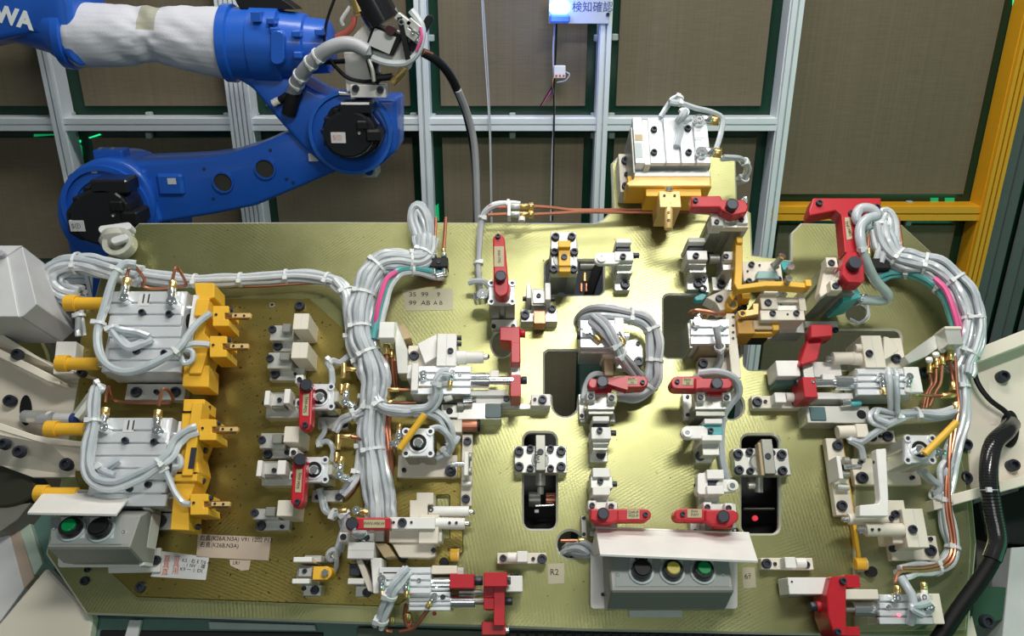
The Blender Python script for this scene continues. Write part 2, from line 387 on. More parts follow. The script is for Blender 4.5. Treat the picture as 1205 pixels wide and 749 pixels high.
def rail(py, hpx, xa, xb, m=EXTR, lab=None):
    z = wx(600, py, 30).z if False else wx(600, py, 30).y; hh = hpx*WF.mpp(600, py, 30)/2*1.03
    o = wbox('rail', m, xa, xb, z-hh, z+hh, -28, 22, lab)
    vs, fs = [], []
    for i in range(2):
        a = z-hh+i*hh+hh*.1; b = z-hh+(i+1)*hh-hh*.1; kk = len(vs)
        vs += [(u, 2.1-h, v) for (u, v, h) in boxv(xa, xb, a, b, .022, .030)]; fs += [tuple(j+kk for j in f) for f in BF]
    mk('slot_rib', m, vs, fs, o); return z, hh
XA = post(57, 13.5, 1); XB = post(277, 27, 4); XC = post(497, 14.5, 1); XD = post(710.5, 15, 1); XE = post(928, 16, 1); XF = post(1199, 19, 2, EYEL, 'yellow post')
Z1 = rail(147, 15, -2.6, XE[0]); Z2 = rail(328, 15, -2.6, XE[0]); Z3 = rail(252, 17.5, XE[0], XF[0], EYEL, 'yellow rail')
MG = .024
ztop = 3.0
cols = [(-2.5, XA[0]-XA[1]-MG*.6), (XA[0]+XA[1]+MG*1.5, XB[0]-XB[1]-MG*.6), (XB[0]+XB[1]+MG, XC[0]-XC[1]-MG), (XC[0]+XC[1]+MG, XD[0]-XD[1]-MG), (XD[0]+XD[1]+MG, XE[0]-XE[1]-MG*1.2)]
rows = [(Z1[0]+Z1[1]+MG, ztop), (Z2[0]+Z2[1]+MG, Z1[0]-Z1[1]-MG), (.05, Z2[0]-Z2[1]-MG)]
for a, b in cols:
    for c, d in rows: wbox('fabric_panel', FABRIC, a, b, c, d, -32, -18)
wbox('fabric_panel', FABRIC, XE[0]+XE[1]+.004, XF[0]-XF[1]-MG*1.1, Z3[0]+Z3[1]+MG*.9, ztop, -32, -18)
wbox('fabric_panel', FABRIC, XE[0]+XE[1]+MG, XF[0]-XF[1]-MG*1.2, .05, Z3[0]-Z3[1]-MG, -32, -18)
CLIP = mat('clip_grey', (.35, .40, .38), .5)
def clip(px, py):
    a = wx(px, py, -10); wbox('panel_clip', CLIP, a.x-.008, a.x+.008, a.y-.008, a.y+.008, -28, -12, bev=.002)
for px, py in ((61, 136), (82, 136), (174, 136), (266, 137), (300, 137), (486, 137), (509, 138), (603, 137), (699, 137), (720, 137), (174, 160), (85, 159), (603, 160), (699, 160), (720, 160),
               (507, 45), (703, 45), (724, 44), (915, 136), (915, 161), (924, 44), (1072, 241), (1158, 241), (1070, 263), (1157, 263), (1177, 157), (1193, 71)): clip(px, py)
GLOW = mat('green_leak_glow', (.02, .5, .2), .4, emit=(.02, 1, .35), estr=.9, noise=0)
GLOW2 = mat('dim_leak_glow', (.01, .3, .12), .4, emit=(.01, .8, .25), estr=.25, noise=0)
def glow(pts, m=GLOW):  # glowing patch stands in for light coming through the green sheet
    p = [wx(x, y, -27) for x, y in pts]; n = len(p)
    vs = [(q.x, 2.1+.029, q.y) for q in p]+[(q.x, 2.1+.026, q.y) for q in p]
    mk('leak_glow', m, vs, [tuple(range(n)), tuple(range(n, 2*n))]+[(i, (i+1) % n, (i+1) % n+n, i+n) for i in range(n)], wb)
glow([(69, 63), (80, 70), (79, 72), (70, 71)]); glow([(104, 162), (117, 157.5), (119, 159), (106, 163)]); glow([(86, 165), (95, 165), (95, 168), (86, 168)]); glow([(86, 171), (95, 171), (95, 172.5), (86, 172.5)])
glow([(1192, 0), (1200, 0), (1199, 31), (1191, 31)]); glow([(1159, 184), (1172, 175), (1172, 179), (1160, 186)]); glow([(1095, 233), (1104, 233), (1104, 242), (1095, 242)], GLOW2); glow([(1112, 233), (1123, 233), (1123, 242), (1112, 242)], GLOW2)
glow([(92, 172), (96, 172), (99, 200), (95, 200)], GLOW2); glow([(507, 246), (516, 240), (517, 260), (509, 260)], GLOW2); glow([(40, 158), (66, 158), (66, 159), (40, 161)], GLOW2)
# grey strip curtain beyond the yellow post
thing('strip_curtain', 'dark grey ribbed strip curtain right of the yellow post', 'curtain', 1195, 400, 0)
x0 = XF[0]+XF[1]+.004
for i in range(24):
    u = x0+i*.036; mk('curtain_strip', CURT, boxv(u, u+.030, .05, 3, .004 if i % 2 else .016, .012 if i % 2 else .024), BF, None, .003)
# ------------------------------------------------------------------ beacon and sign
frame(WF)
thing('sign_plate', 'white sign plate with blue characters beside the lit beacon', 'sign', 693, 14, 40)
box('board', mat('sign_white', (.50, .52, .58), .5), 668, -14, 718, 28, 42, 48)
text('検知確認', 673, 9, 48.5, 10.3, BINK, sx=.98)
bolt(715.5, 17, 48, 2.2, 4)
thing('beacon_lamp', 'glowing blue beacon lamp at the left end of the white sign', 'lamp', 657, 14, 40)
box('bracket', LGREY, 646, -14, 672, 27.5, 42, 47)
box('lens', mat('beacon_glow', (.2, .4, 1), .3, emit=(.16, .42, 1), estr=7, noise=0), 647, 1, 671, 17, 47, 85, bev=.008)
box('lens_core', mat('beacon_core', (1, 1, 1), .3, emit=(.8, .95, 1), estr=6, noise=0), 650, 3, 668, 14, 84, 87, bev=.002)
box('lens_base', mat('beacon_base', (.10, .22, .65), .3, noise=.05), 647, 17.5, 671, 27, 47, 80, bev=.004)
bl = bpy.data.lights.new('beacon_glow', 'POINT'); bl.energy = .6; bl.color = (.08, .18, 1); bl.shadow_soft_size = .03
bo = bpy.data.objects.new('beacon_glow', bl); COL.objects.link(bo); p = FR.pt(652, 20, 150); bo.location = (p.x, 2.1-p.z, p.y)
thing('beacon_cable', 'thin cable hanging from the blue beacon past a connector', 'cable', 652, 28, 30)
tube('cord', mat('cord_white', (.5, .5, .55), .5), [(653, 28, 35), (651, 60, 30), (652, 100, 32), (652, 142, 34), (650, 180, 34), (648, 260, 34)], 2.4)
tube('cord', DARK, [(655, 28, 38), (654, 60, 34), (652, 100, 36), (652, 142, 38), (651, 200, 36), (650, 260, 36)], 2.2)
thing('connector_box', 'small white connector hanging on the beacon cable with frayed wires', 'connector', 658, 85, 30)
box('housing', WHITE, 652, 77.5, 665.5, 92, 30, 48)
for i, (c, e) in enumerate(((PINK, (637, 124)), (BINK, (640, 118)), (DARK, (634, 128)), (COPPER, (646, 119)))):
    tube('wire', c, [(652, 90, 40), (650, 100, 42+i*2), ((e[0]+652)/2+2, 110, 44), (e[0], e[1], 42)], 1.6)
tube('wire', GHOSE, [(665, 84, 40), (670, 88, 44), (665, 95, 44), (655, 97, 42)], 1.8)
text('■ ■ ■', 653, 89.5, 48.5, 3, REDINK)
thing('hanging_wire', 'thin grey wire hanging straight down the wall left of the beacon', 'wire', 570, 0, 30)
tube('cord', GHOSE, [(567, -20, 40), (570, 25, 40), (574, 90, 40), (577, 160, 44), (579, 262, 40)], 2.2)
tube('cord', LGREY, [(566, -20, 44), (568, 25, 44), (572, 90, 44), (576, 160, 46), (578, 262, 44)], 1.2)
tube('cord', mat('rust_cord', (.2, .1, .05), .6), [(575, 55, 40), (595, 52, 38), (600, 48, 36)], .5); tube('cord', mat('rust_cord2', (.2, .1, .05), .6), [(575, 58, 40), (595, 66, 38), (606, 76, 36)], .5)

# ------------------------------------------------------------------ robot arm
frame(RBF)
thing('welding_robot', 'blue industrial robot arm with white cloth sleeve behind the jig', 'robot', 130, 300, 0)
ROB = CUR
lathe('upper_arm', BLUE, [(-70, 18, 30, 32), (20, 16, 30, 33), (62, 26, 30, 36), (84, 38, 30, 41)])
slab('forearm_casting', BLUE, [(-60, -40), (70, -40), (84, 8), (88, 60), (95, 80), (80, 72), (60, 50), (40, 39), (0, 47), (-60, 62)], -60, 95, bev=.012, seg=3, smooth=True)
lathe('collar', BLUE, [(74, 40, 35, 30), (79, 40.5, 35, 39), (88, 41.5, 35, 39.5), (90, 41.5, 35, 36)], ns=40)
L = []
rs = [(86, 41.3, 34), (92, 41.5, 37.5), (110, 42, 37.5), (140, 42, 35.5), (165, 40.5, 32.5), (180, 40, 31), (195, 42, 33.5), (225, 47, 37.5), (255, 50, 40.5), (277, 51.5, 42.5)]
s_ = lathe('cloth_sleeve', CLOTH, [(x, y, 35, r*.97) for x, y, r in rs], ns=36, label='white cloth sleeve')
bm = bmesh.new(); bm.from_mesh(s_.data); bmesh.ops.subdivide_edges(bm, edges=bm.edges, cuts=3, use_grid_fill=True)
from mathutils import noise as NZ
bm.normal_update()
CRX = (RBF.pt(183, 40, 35)-ORG).x
for v in bm.verts:
    q = Vector((v.co.x*14, v.co.y*34+v.co.x*22, v.co.z*14)); d = NZ.noise(q)*.008*math.exp(-((v.co.x-CRX)/.09)**2)+NZ.noise(q*1.7)*.0012+NZ.noise(Vector((v.co.x*30+v.co.y*40, v.co.y*60-v.co.x*35, v.co.z*20)))*.0035*math.exp(-((v.co.x-CRX)/.10)**2)
    v.co += v.normal*d
s_.data.materials.append(mat('sleeve_patch', (.40, .39, .31), .6))
PX = (RBF.pt(175, 20, 60)-ORG)
for f in bm.faces:
    q = f.calc_center_median()
    if abs(q.x-PX.x) < .020 and abs(q.y-PX.y) < .024 and q.z > 0: f.material_index = 1
bm.to_mesh(s_.data); bm.free(); s_.data.shade_smooth()
text('WA', -6, 15.5, 97, 22, WLET, rot=-14, sx=.95, bold=.0022)
lathe('wrist_drum', BLUE, [(270, 52, 35, 41), (300, 52, 35, 41), (301, 52, 35, 43), (333, 53, 35, 43), (335, 53, 35, 38), (362, 54, 35, 36), (364, 54, 35, 32), (388, 55, 35, 30), (392, 56, 35, 24)])
lathe('drum_flange', BLUE, [(266, 51, 35, 40), (267, 51, 35, 44), (277, 51.5, 35, 44), (279, 51.5, 35, 41)], ns=40)
for x, y in ((322, 36), (322, 62), (318, 25), (348, 40), (350, 65), (375, 38), (376, 70)): box('flange_bolt', BLUE, x-5, y-4, x+5, y+4, 40, 112, bev=.002)
slab('cast_boss', BLUE, rrect(318, 36, 334, 76, 7), 60, 116, bev=.003)
slab('elbow_housing', BLUE, [(262, 84), (300, 84), (345, 92), (372, 108), (400, 118), (467, 116), (467, 178), (452, 192), (435, 203), (408, 206), (380, 196), (352, 170), (322, 136), (296, 104)], -70, 62, bev=.010, seg=3, smooth=True)
slab('elbow_rim', BLUE, circ(412, 157, 50, 48, 40), 40, 78, bev=.006, seg=2, smooth=True)
ring('elbow_recess', mat('robot_blue_edge', (.02, .13, .55), .3), 412, 157, 60, 84, 49, 45, ns=40)
slab('lower_arm', BLUE, [(120, 190), (150, 191), (200, 189), (235, 187), (265, 183), (300, 172), (335, 157), (365, 144), (400, 150), (420, 185), (408, 197), (390, 205), (350, 222), (300, 243), (250, 253), (195, 262), (150, 275)], -60, 48, bev=.010, seg=3, smooth=True)
slab('shoulder_disc', BLUE, circ(124, 247, 58, 60, 48), -70, 68, bev=.008, seg=3, smooth=True)
slab('shoulder_casting', BLUE, [(68, 240), (80, 205), (170, 200), (190, 260), (140, 320), (84, 306)], -60, 60, bev=.006, seg=2)
ring('shoulder_ring', BLUE, 124, 247, 60, 76, 52, 46, ns=40)
ring('shoulder_ring', BLUE, 128, 250, 60, 74, 43, 39, ns=40)
slab('column', BLUE, [(110, 280), (200, 270), (215, 700), (100, 700)], -150, -10)
box('shoulder_cap', BLUE, 109, 177, 144, 189.5, 0, 40, bev=.003); box('cap_screw', CHROME, 115, 174, 119, 178, 15, 25); box('cap_screw', CHROME, 129, 174, 133, 178, 15, 25)
box('plate_lug', BLUE, 184, 205, 215, 231, 40, 58, bev=.006)
for x, y in ((262, 215), (311.5, 199)):
    slab('arm_hole', mat('dark_cavity', (.03, .028, .022), .7), circ(x, y, 11, 12, 24), 40, 50, bev=.0005); ring('hole_rim', BLUE, x, y, 44, 54, 12.5, 10.8)
box('sticker', PAPER, 197, 210, 207, 217, 55, 59, bev=0); box('sticker', PAPER, 363, 181, 374, 190, 50, 55, bev=0); box('sticker', PAPER, 107, 197, 114, 204, 64, 69, bev=0)
for px, py in ((240, 199), (251, 234), (318, 177), (337, 211), (345, 215)): bolt(px, py, 46, 1.8, 4)
def motor(cx, cy, r, pts, lx, ly):
    o = slab('servo_motor', GLOSS, pts, 60, 120, bev=.006, seg=2)
    slab('motor_drum', GLOSS, circ(cx, cy+3, r*.86, r*.8, 24), 80, 150, o, bev=.006, seg=2)
    for i in range(12):
        a = i/12*6.28; box('motor_fin', DARK, cx+r*.8*math.cos(a)-4, cy+r*.78*math.sin(a)-3, cx+r*.8*math.cos(a)+4, cy+r*.78*math.sin(a)+3, 90, 132, o, .002)
    box('motor_cover', GLOSS, cx-r*.3, cy-r*.95, cx+r*.75, cy-r*.55, 90, 150, o, .004)
    box('motor_connector', DARK, cx+r*.55, cy-r*.05, cx+r*1.05, cy+r*.35, 90, 155, o, .004)
    box('motor_connector', DARK, cx+r*.25, cy-r*.35, cx+r*.6, cy-r*.05, 120, 158, o, .003)
    bolt(cx+r*.35, cy+r*.05, 150, 2, 4, 'w', o); bolt(cx+r*.45, cy-r*.1, 150, 2, 4, 'w', o)
    b = box('rating_plate', PAPER, lx, ly, lx+17, ly+12.5, 140, 152, o, 0, label='white rating plate'); text('S①', lx+2, ly+6.5, 152.5, 6.5, REDINK if lx > 300 else INK, o)
motor(410, 155, 36, [(378, 150), (388, 128), (398, 124), (428, 124), (436, 132), (446, 146), (452, 160), (444, 176), (428, 186), (404, 188), (386, 178)], 389.5, 156)
motor(118, 252, 42, [(76, 250), (90, 230), (106, 222), (150, 221), (153, 250), (165, 252), (166, 262), (150, 275), (140, 286), (95, 284), (80, 275)], 82, 260)
box('elbow_lug', STEEL, 425, 196, 443, 210, -20, 40, bev=.003); disc('lug_hole', BLUE, 434, 202, 38, 42, 5)
text('GP', 374.5, 181, 50, 4, INK)
# wire feeder on the wrist
thing('wire_feeder', 'wire feeder with white housing and clear hoses on the robot wrist', 'wire feeder', 440, 60, 80)
box('mounting_bracket', WHITE, 406, 62, 446, 108, 70, 90); box('bracket_foot', WHITE, 412, 100, 454, 115, 80, 110)
bolt(418, 104.5, 110, 4.2, 8); bolt(447, 106, 110, 4.2, 8)
slab('foot_plate', STEEL, [(398, 108), (416, 110), (416, 113), (399, 112)], 70, 92)
slab('housing', WHITE, [(432, 25), (470, 38), (494, 50), (480, 84), (444, 70), (414, 44)], 80, 120, bev=.003)
slab('drive_cover', DARK, [(438, 30), (474, 42), (462, 66), (430, 56)], 118, 136)
slab('label_plate', PAPER, [(441, 33), (466, 44), (458, 64), (433, 53)], 136, 140, bev=.0005, label='white rating label')
rod('wire_motor', GLOSS, (426, -22, 120), (452, 26, 120), 21, ns=24); rod('motor_band', CHROME, (440, 24, 122), (468, 12, 122), 4)
rod('gas_valve', BRASS, (416, -10, 130), (424, 14, 130), 9); slab('gas_bracket', BRASS, [(412, 0), (428, 4), (432, 14), (420, 20), (413, 14)], 120, 134)
rod('nozzle', BRASS, (462, 98, 130), (475, 84, 130), 5); rod('spring', BRASS, (466, 92, 140), (478, 80, 140), 3)
for a, b, c, d in ((466, 18, 482, 30), (472, 32, 490, 46), (480, 24, 494, 36)): slab('clamp_arm', STEEL, quad(a, b, c, d, 9), 118, 145)
bolt(472, 26, 145, 4, 6, 'w'); bolt(486, 38, 145, 3, 6, 'w'); slab('lever', DARK, quad(470, 20, 480, 70, 6), 125, 150)
slab('black_block', DARK, capsule(497, 36, 505, 22, 9), 100, 130); slab('black_block', DARK, quad(480, 52, 490, 58, 10), 110, 130); disc('pressure_knob', mat('plum_knob', (.05, .015, .02), .3), 459, 36, 120, 150, 6)
slab('black_block', DARK, [(430, 70), (445, 76), (440, 84), (450, 90), (444, 100), (436, 92)], 90, 120)
rod('cable_plug', DARK, (440, 93, 125), (462, 90, 125), 4)
tube('clear_hose', HOSE, [(438, 68, 135), (455, 74, 140), (476, 74, 142), (490, 64, 142), (496, 48, 140), (496, 30, 135), (484, 12, 130)], 7)
tube('inner_line', PINK, [(490, 60, 150), (496, 46, 150), (495, 32, 145)], 3); tube('red_hose', mat('dull_red_hose', (.4, .08, .06), .4), [(396, 44, 130), (408, 38, 135), (415, 30, 135), (417, 20, 130)], 6)
tube('lead', LGREY, [(404, 30, 130), (402, 24, 132), (408, 14, 132), (412, 8, 130)], 4); tube('lead', DARK, [(395, -5, 90), (386, 20, 90), (382, 40, 88), (382, 60, 80)], 3)
tube('lead', DARK, [(388, 70, 85), (396, 80, 90), (410, 92, 96), (428, 96, 100), (440, 95, 110)], 4); tube('lead', DARK, [(375, 74, 70), (390, 73, 80), (406, 72, 90)], 5)
box('junction', HOSEB, 424, 53, 436, 65, 120, 145); tube('air_line', STEEL, [(434, 70, 140), (438, 82, 142), (440, 96, 142)], 4)
bundle('feeder_conduit', 'grey convoluted conduit arching from the robot elbow to the wire feeder', 'conduit', [(345, 110, 70), (352, 92, 95), (366, 74, 120), (384, 59, 135), (402, 52, 140), (418, 53, 142), (432, 60, 140)], 1, 15, 0, (.1, .2, .33, .42), mats=[GHOSE], ns=16)
tube('conduit_boot', DARK, [(340, 134, 66), (343, 122, 70), (347, 108, 72)], 16, ns=12); tube('plug_body', DARK, [(325, 122, 70), (332, 116, 74), (338, 112, 72)], 7); rod('white_plug', WHITE, (321, 122, 76), (328, 118, 76), 4.5)
bundle('torch_cable', 'thick black torch cable hanging from the wire feeder down the wall', 'cable', [(498, 62, 120), (512, 70, 110), (526, 84, 90), (538, 106, 60), (550, 138, 20), (558, 180, 0), (561, 230, 0), (561, 300, 0)], 1, 9, 0, (), mats=[DARK], ns=10)
rod('strain_relief', COPPER, (497, 61, 122), (508, 66, 114), 4.5); tube('sleeve', GHOSE, [(539, 106, 66), (551, 138, 26), (559, 180, 6), (562, 262, 6)], 8)
thing('wrist_cover', 'dark flat cover resting on top of the blue wrist', 'cover', 310, 8, 0)
slab('cover_sheet', DARK, [(272, -8), (330, -2), (342, 6), (348, 11), (300, 12), (282, 10)], 0, 60)
bx = box('arm_rib', BLUE, 295, 14, 306, 26, 60, 108)
# elbow connectors in a clear bag at the shoulder
frame(PLF)
thing('bagged_connector', 'smoky plastic bag wrapped around a connector below the shoulder motor', 'plastic bag', 139, 284, 0)
BAG = mat('clear_bag', (.42, .42, .36), .15, noise=.3, scale=60, coat=.5, bump=.4)
lathe('bag', BAG, [(139, 272, 20, 8), (139, 276, 22, 18), (138, 284, 24, 20), (138, 291, 22, 15), (139, 297, 20, 6)], ns=16)
ring('bag_neck', BAG, 138, 284, 26, 46, 18, 12); slab('connector_piece', LGREY, capsule(120, 270, 150, 266, 9), 20, 40); slab('connector_piece', LGREY, capsule(134, 283, 146, 279, 8), 44, 54)

# ================================================================== the jig plate
frame(PLF)
def plate_curve(name, outer, holes, z0, z1, m, rim, label, cat, px, py, group=None, bv=.0012):
    thing_o = thing(name, label, cat, px, py, z1*1000)
    thing_o.name = name+'_root'
    cu = bpy.data.curves.new('t', 'CURVE'); cu.dimensions = '2D'; cu.fill_mode = 'BOTH'; cu.extrude = (z1-z0)/2-bv; cu.bevel_depth = bv; cu.bevel_resolution = 0; cu.offset = -bv
    for P_ in [outer]+holes:
        sp = cu.splines.new('POLY'); q = [FR.pt(x, y, z1*1000)-ORG for x, y in P_]; sp.points.add(len(q)-1)
        for i, a in enumerate(q): sp.points[i].co = (a.x, a.y, 0, 1)
        sp.use_cyclic_u = True
    o = bpy.data.objects.new('t', cu); COL.objects.link(o); dg = bpy.context.evaluated_depsgraph_get(); dg.update()
    me = bpy.data.meshes.new_from_object(o.evaluated_get(dg)); bpy.data.objects.remove(o)
    me.transform(Matrix.Translation((0, 0, -(z1-z0)/2))); me.materials.clear(); me.materials.append(m); me.materials.append(rim)
    for p in me.polygons: p.material_index = 0 if abs(p.normal.z) > .95 else 1
    for p in me.polygons: p.use_smooth = False
    me.name = 'plate_body'; link('plate_body', me); thing_o.name = name
    return thing_o
RIM = mat('machined_edge', (.66, .66, .54), .35, .5)
outer = [(163, 262), (400, 260.5), (700, 262), (709, 258), (721, 246), (719, 192), (729, 182), (866, 182), (868, 240), (884, 250), (886, 300), (931, 306), (931, 274), (943, 262), (1062, 264), (1104, 303), (1134, 400), (1143, 560), (1150, 640), (1140, 752), (880, 747), (690, 743), (590, 739), (420, 735), (260, 729), (101, 724), (53, 652), (72, 560), (90, 450), (108, 360), (124, 303)]
h3 = [(641, 416), (645, 413), (705, 413), (709, 417), (709, 452), (690, 463), (680, 466), (679, 476)]+circ(665, 476, 14.5, 14, 10, 0, -180)+[(650, 466), (648, 464), (641, 464)]
holes = [rrect(642, 306.5, 710, 347, 7), rrect(781, 347, 869, 421, 6), rrect(873, 389, 1060, 435, 8), h3, rrect(616.5, 509.5, 654.5, 622.5, 9), rrect(873, 512, 917, 628, 9),
         circ(671, 641, 15, 16), circ(861, 478, 14, 15), circ(591, 405, 12.5, 15), circ(690, 379, 13, 12), circ(1009, 369, 13, 11)]
holes[1] = [p for p in rrect(781, 347, 872.5, 421, 6)]; holes[2] = rrect(876, 389, 1060, 435, 8)
plate_curve('jig_plate', outer, holes, -.014, 0, PLATE, RIM, 'large yellow chromated jig plate with machined openings facing the camera', 'plate', 600, 720, bv=.0032)
JIG = CUR
for px, py, r in ((101, 671, 3), (98, 684, 5)): bolt(px, py, 0, r, 7)
SP = 10
plate_curve('mounting_plate', [(96, 352), (364, 351), (404, 388), (420, 420), (445, 480), (543, 483), (545, 650), (470, 712), (440, 714), (161, 703), (131, 675), (88, 560)], [rrect(514, 583, 529, 634, 2)], 0, .010, SUBPL, SUBPL, 'darker olive mounting plate under the left-hand fixtures', 'plate', 300, 640)
bolt(352, 359, SP, 5.8, 8); bolt(164, 691.5, SP, 6, 8); ring('tapped_hole', DSTEEL, 320, 359, SP, SP+.6, 3.2, 2)
disc('tapped_hole', DARK, 320, 358, SP, SP+.5, 2.2)
plate_curve('mounting_plate', [(1006, 486), (1118, 480), (1136, 560), (1143, 640), (1137, 742), (1006, 744)], [], 0, .010, plate_mat('chromated_plate_right', (.36, .36, .18), (.52, .52, .30), .5, .6), RIM, 'narrow olive mounting plate under the right-hand pin stand', 'plate', 1060, 700)

# ------------------------------------------------------------------ reusable fixture pieces
def elbow(px, py, h, dx, dy, r=5., nut=True, L=12, m=CHROME, hh=22):
    o = disc('elbow_fitting', m, px, py, h-hh, h, r)
    ring('screw_slot', CHROME, px, py, h, h+1.5, r*.62, r*.3, o, 12)
    l = math.hypot(dx, dy); ux, uy = dx/l, dy/l; hc = h-8
    rod('nozzle', m, (px, py, hc), (px+ux*L, py+uy*L, hc), r*.8, o, 12)
    if nut: rod('brass_nut', BRASS, (px+ux*L, py+uy*L, hc), (px+ux*(L+9), py+uy*(L+9), hc), r*.85, o, 6)
    return o
def grooved(name, m, x0, y0, x1, y1, h0, h1, n, parent=None, gd=7, gw=2.2, along='x'):    # extrusion with slots on its face
    L = [(x0, y0, x1, y1, h0, h1-gd)]
    for i in range(n):
        if along == 'x':
            a = y0+(y1-y0)*i/n; b = y0+(y1-y0)*(i+1)/n; L.append((x0, a+gw*(i > 0)*.5, x1, b-gw*(i < n-1)*.5, h1-gd-1, h1))
        else:
            a = x0+(x1-x0)*i/n; b = x0+(x1-x0)*(i+1)/n; L.append((a+gw*(i > 0)*.5, y0, b-gw*(i < n-1)*.5, y1, h1-gd-1, h1))
    return boxes(name, m, L, parent)
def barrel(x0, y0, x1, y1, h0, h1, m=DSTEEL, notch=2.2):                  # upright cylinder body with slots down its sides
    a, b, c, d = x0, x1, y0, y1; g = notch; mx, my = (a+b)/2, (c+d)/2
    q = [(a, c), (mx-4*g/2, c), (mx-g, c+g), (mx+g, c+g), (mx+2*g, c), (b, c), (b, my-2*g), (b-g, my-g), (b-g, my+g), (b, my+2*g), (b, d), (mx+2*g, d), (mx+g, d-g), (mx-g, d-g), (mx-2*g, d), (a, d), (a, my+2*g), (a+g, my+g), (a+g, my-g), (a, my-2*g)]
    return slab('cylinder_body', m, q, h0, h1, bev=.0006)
def head(cx, cy, w, hgt, h, rr=None, m=ALU):                       # square cylinder face with ring, rod and four corner screws
    o = slab('cylinder_head', m, rrect(cx-w/2, cy-hgt/2, cx+w/2, cy+hgt/2, w*.16), h-9, h)
    rr = rr or w*.34
    ring('face_ring', m, cx, cy, h, h+2.5, rr, rr*.82, o); ring('seal_ring', DARK, cx, cy, h, h+1, rr*.8, rr*.5, o); disc('piston_rod', CHROME, cx, cy, h-1, h+16, rr*.4, o)
    for sx in (-1, 1):
        for sy in (-1, 1):
            q = ring('corner_ring', m, cx+sx*(w/2-w*.1), cy+sy*(hgt/2-w*.1), h, h+3, w*.13, w*.07, o, 14); disc('corner_screw', BOLT, cx+sx*(w/2-w*.1), cy+sy*(hgt/2-w*.1), h, h+1.4, w*.07, o, 10)
    return o
def label_plate(x0, y0, x1, y1, h, s, parent=None, rot=0, size=5):
    o = slab('label_plate', TAN, [(x0, y0), (x1, y0), (x1, y1), (x0, y1)], h-.6, h+.6, parent, 0)
    text(s, (x0+x1)/2, (y0+y1)/2, h+.9, size, INK, o, rot, align='CENTER'); return o

# ------------------------------------------------------------------ big guided cylinders, left side
def guided(lab, body, bolts, n, capx, spine, clamps, plungers, elbows, h1=88):
    x0, y0, x1, y1 = body
    thing('guided_cylinder', lab, 'air cylinder', (x0+x1)/2, (y0+y1)/2, SP)
    grooved('cylinder_body', ALU, x0, y0, x1, y1, SP+14, h1, n, gd=6); box('foot', STEEL, x0+6, y0+4, x1+22, y1+6, SP, SP+14)
    for bx, by in bolts: bolt(bx, by, h1-2, 4, 8)
    box('name_sticker', PAPER, x0+35, y0+3, x0+48, y0+17, h1, h1+.5, bev=0); text('▮▮\n▮▮', x0+38, y0+8, h1+.7, 5, INK)
    dx = -(x1-x0)*.0
    box('end_plate', WHITE, capx[0], y0+4, capx[1], y1-22, SP+8, h1-6)
    for yy in (y0+20, y1-12): rod('guide_rod', CHROME, (x1-4, yy, 62), (capx[1]+10, yy, 62), 3.6)
    rod('piston', DARK, (x1-3, (y0+y1)/2-12, 60), (capx[0]+2, (y0+y1)/2-12, 60), 9)
    for q in spine: 
        pts, a, b = q; slab('yellow_arm', YEL, pts, a, b, bev=.0012)
    for (cx, cy, w, hgt) in clamps:
        o = slab('jaw', YEL, [(cx-w/2, cy-hgt/2), (cx+w/2, cy-hgt/2), (cx+w/2, cy-3.5), (cx+w/2-5, cy-3.5), (cx+w/2-5, cy+3.5), (cx+w/2, cy+3.5), (cx+w/2, cy+hgt/2), (cx-w/2, cy+hgt/2)], 40, 92, bev=.001)
        bolt(cx-w/2+4, cy-2, 92, 1.6, 2, parent=o)
        t = rod('contact_tip', BRONZE, (cx+w/2-8, cy+.5, 84), (cx+w/2+25, cy+.5, 84), 4.6, ns=8); s1 = box('tip_face', PYEL, cx+w/2+4, cy-3, cx+w/2+26, cy+2, 84, 90.5, t, .0005)
        bolt(cx+w/2+8, cy-1, 90, 1.5, 2, parent=t); bolt(cx+w/2+18, cy-.5, 90, 1.5, 2, parent=t)
        rod('clamp_screw', BOLT, (cx+w/2-2, cy-hgt*.3, 84), (cx+w/2+6, cy-hgt*.3, 84), 3)
    for (xa, xb, y) in plungers:
        p = rod('stopper', YEL, (xa+12, y+.5, 70), (xb, y+.5, 70), 7.6, label='yellow stopper bolt'); rod('stopper_head', YEL, (xa, y, 70), (xa+13, y, 70), 10, p)
        rod('stopper_thread', CHROME, (xb-1, y+.5, 70), (xb+14, y+.5, 70), 5, p)
    for (ex, ey, dx, dy) in elbows: elbow(ex, ey, h1+14, dx, dy, 6, L=14, hh=20)
guided('upper white guided cylinder with yellow jaws and two yellow stoppers', (128, 343, 213, 438), ((166, 367), (198, 369), (159, 413), (192, 415)), 7, (222, 230),
       [([(228, 333), (252, 333), (252, 350), (246, 352), (246, 372), (240, 392), (248, 400), (236, 440), (222, 440), (230, 385), (231, 352)], 30, 82), ([(216, 430), (246, 430), (245, 456), (214, 455)], 30, 76), ([(231, 352), (246, 352), (243, 372), (228, 372)], 70, 88)],
       ((259.5, 372, 19, 24), (256.5, 408, 20, 25)), ((78, 122, 357), (68, 117, 428)), ((145, 350, 4, -18), (201, 354, 2, -16)))
guided('lower white guided cylinder with tall yellow jaw plate and yellow stopper', (110, 492, 195, 596), ((146, 518), (180, 520), (173, 570), (151, 575)), 7, (204, 211),
       [([(216, 470), (241, 470), (240, 483), (236, 484), (236, 520), (230, 535), (234, 555), (222, 590), (222, 625), (200, 624), (204, 580), (212, 540), (215, 484)], 30, 82), ([(206, 557), (232, 557), (231, 567), (204, 567)], 60, 88), ([(214, 486), (235, 486), (232, 520), (212, 520)], 70, 87)],
       ((244, 506, 20, 25), (234, 594, 21, 25)), ((55, 101, 505), (43, 92, 581)), ((121, 503, 3, -18), (184, 506, 2, -18)))
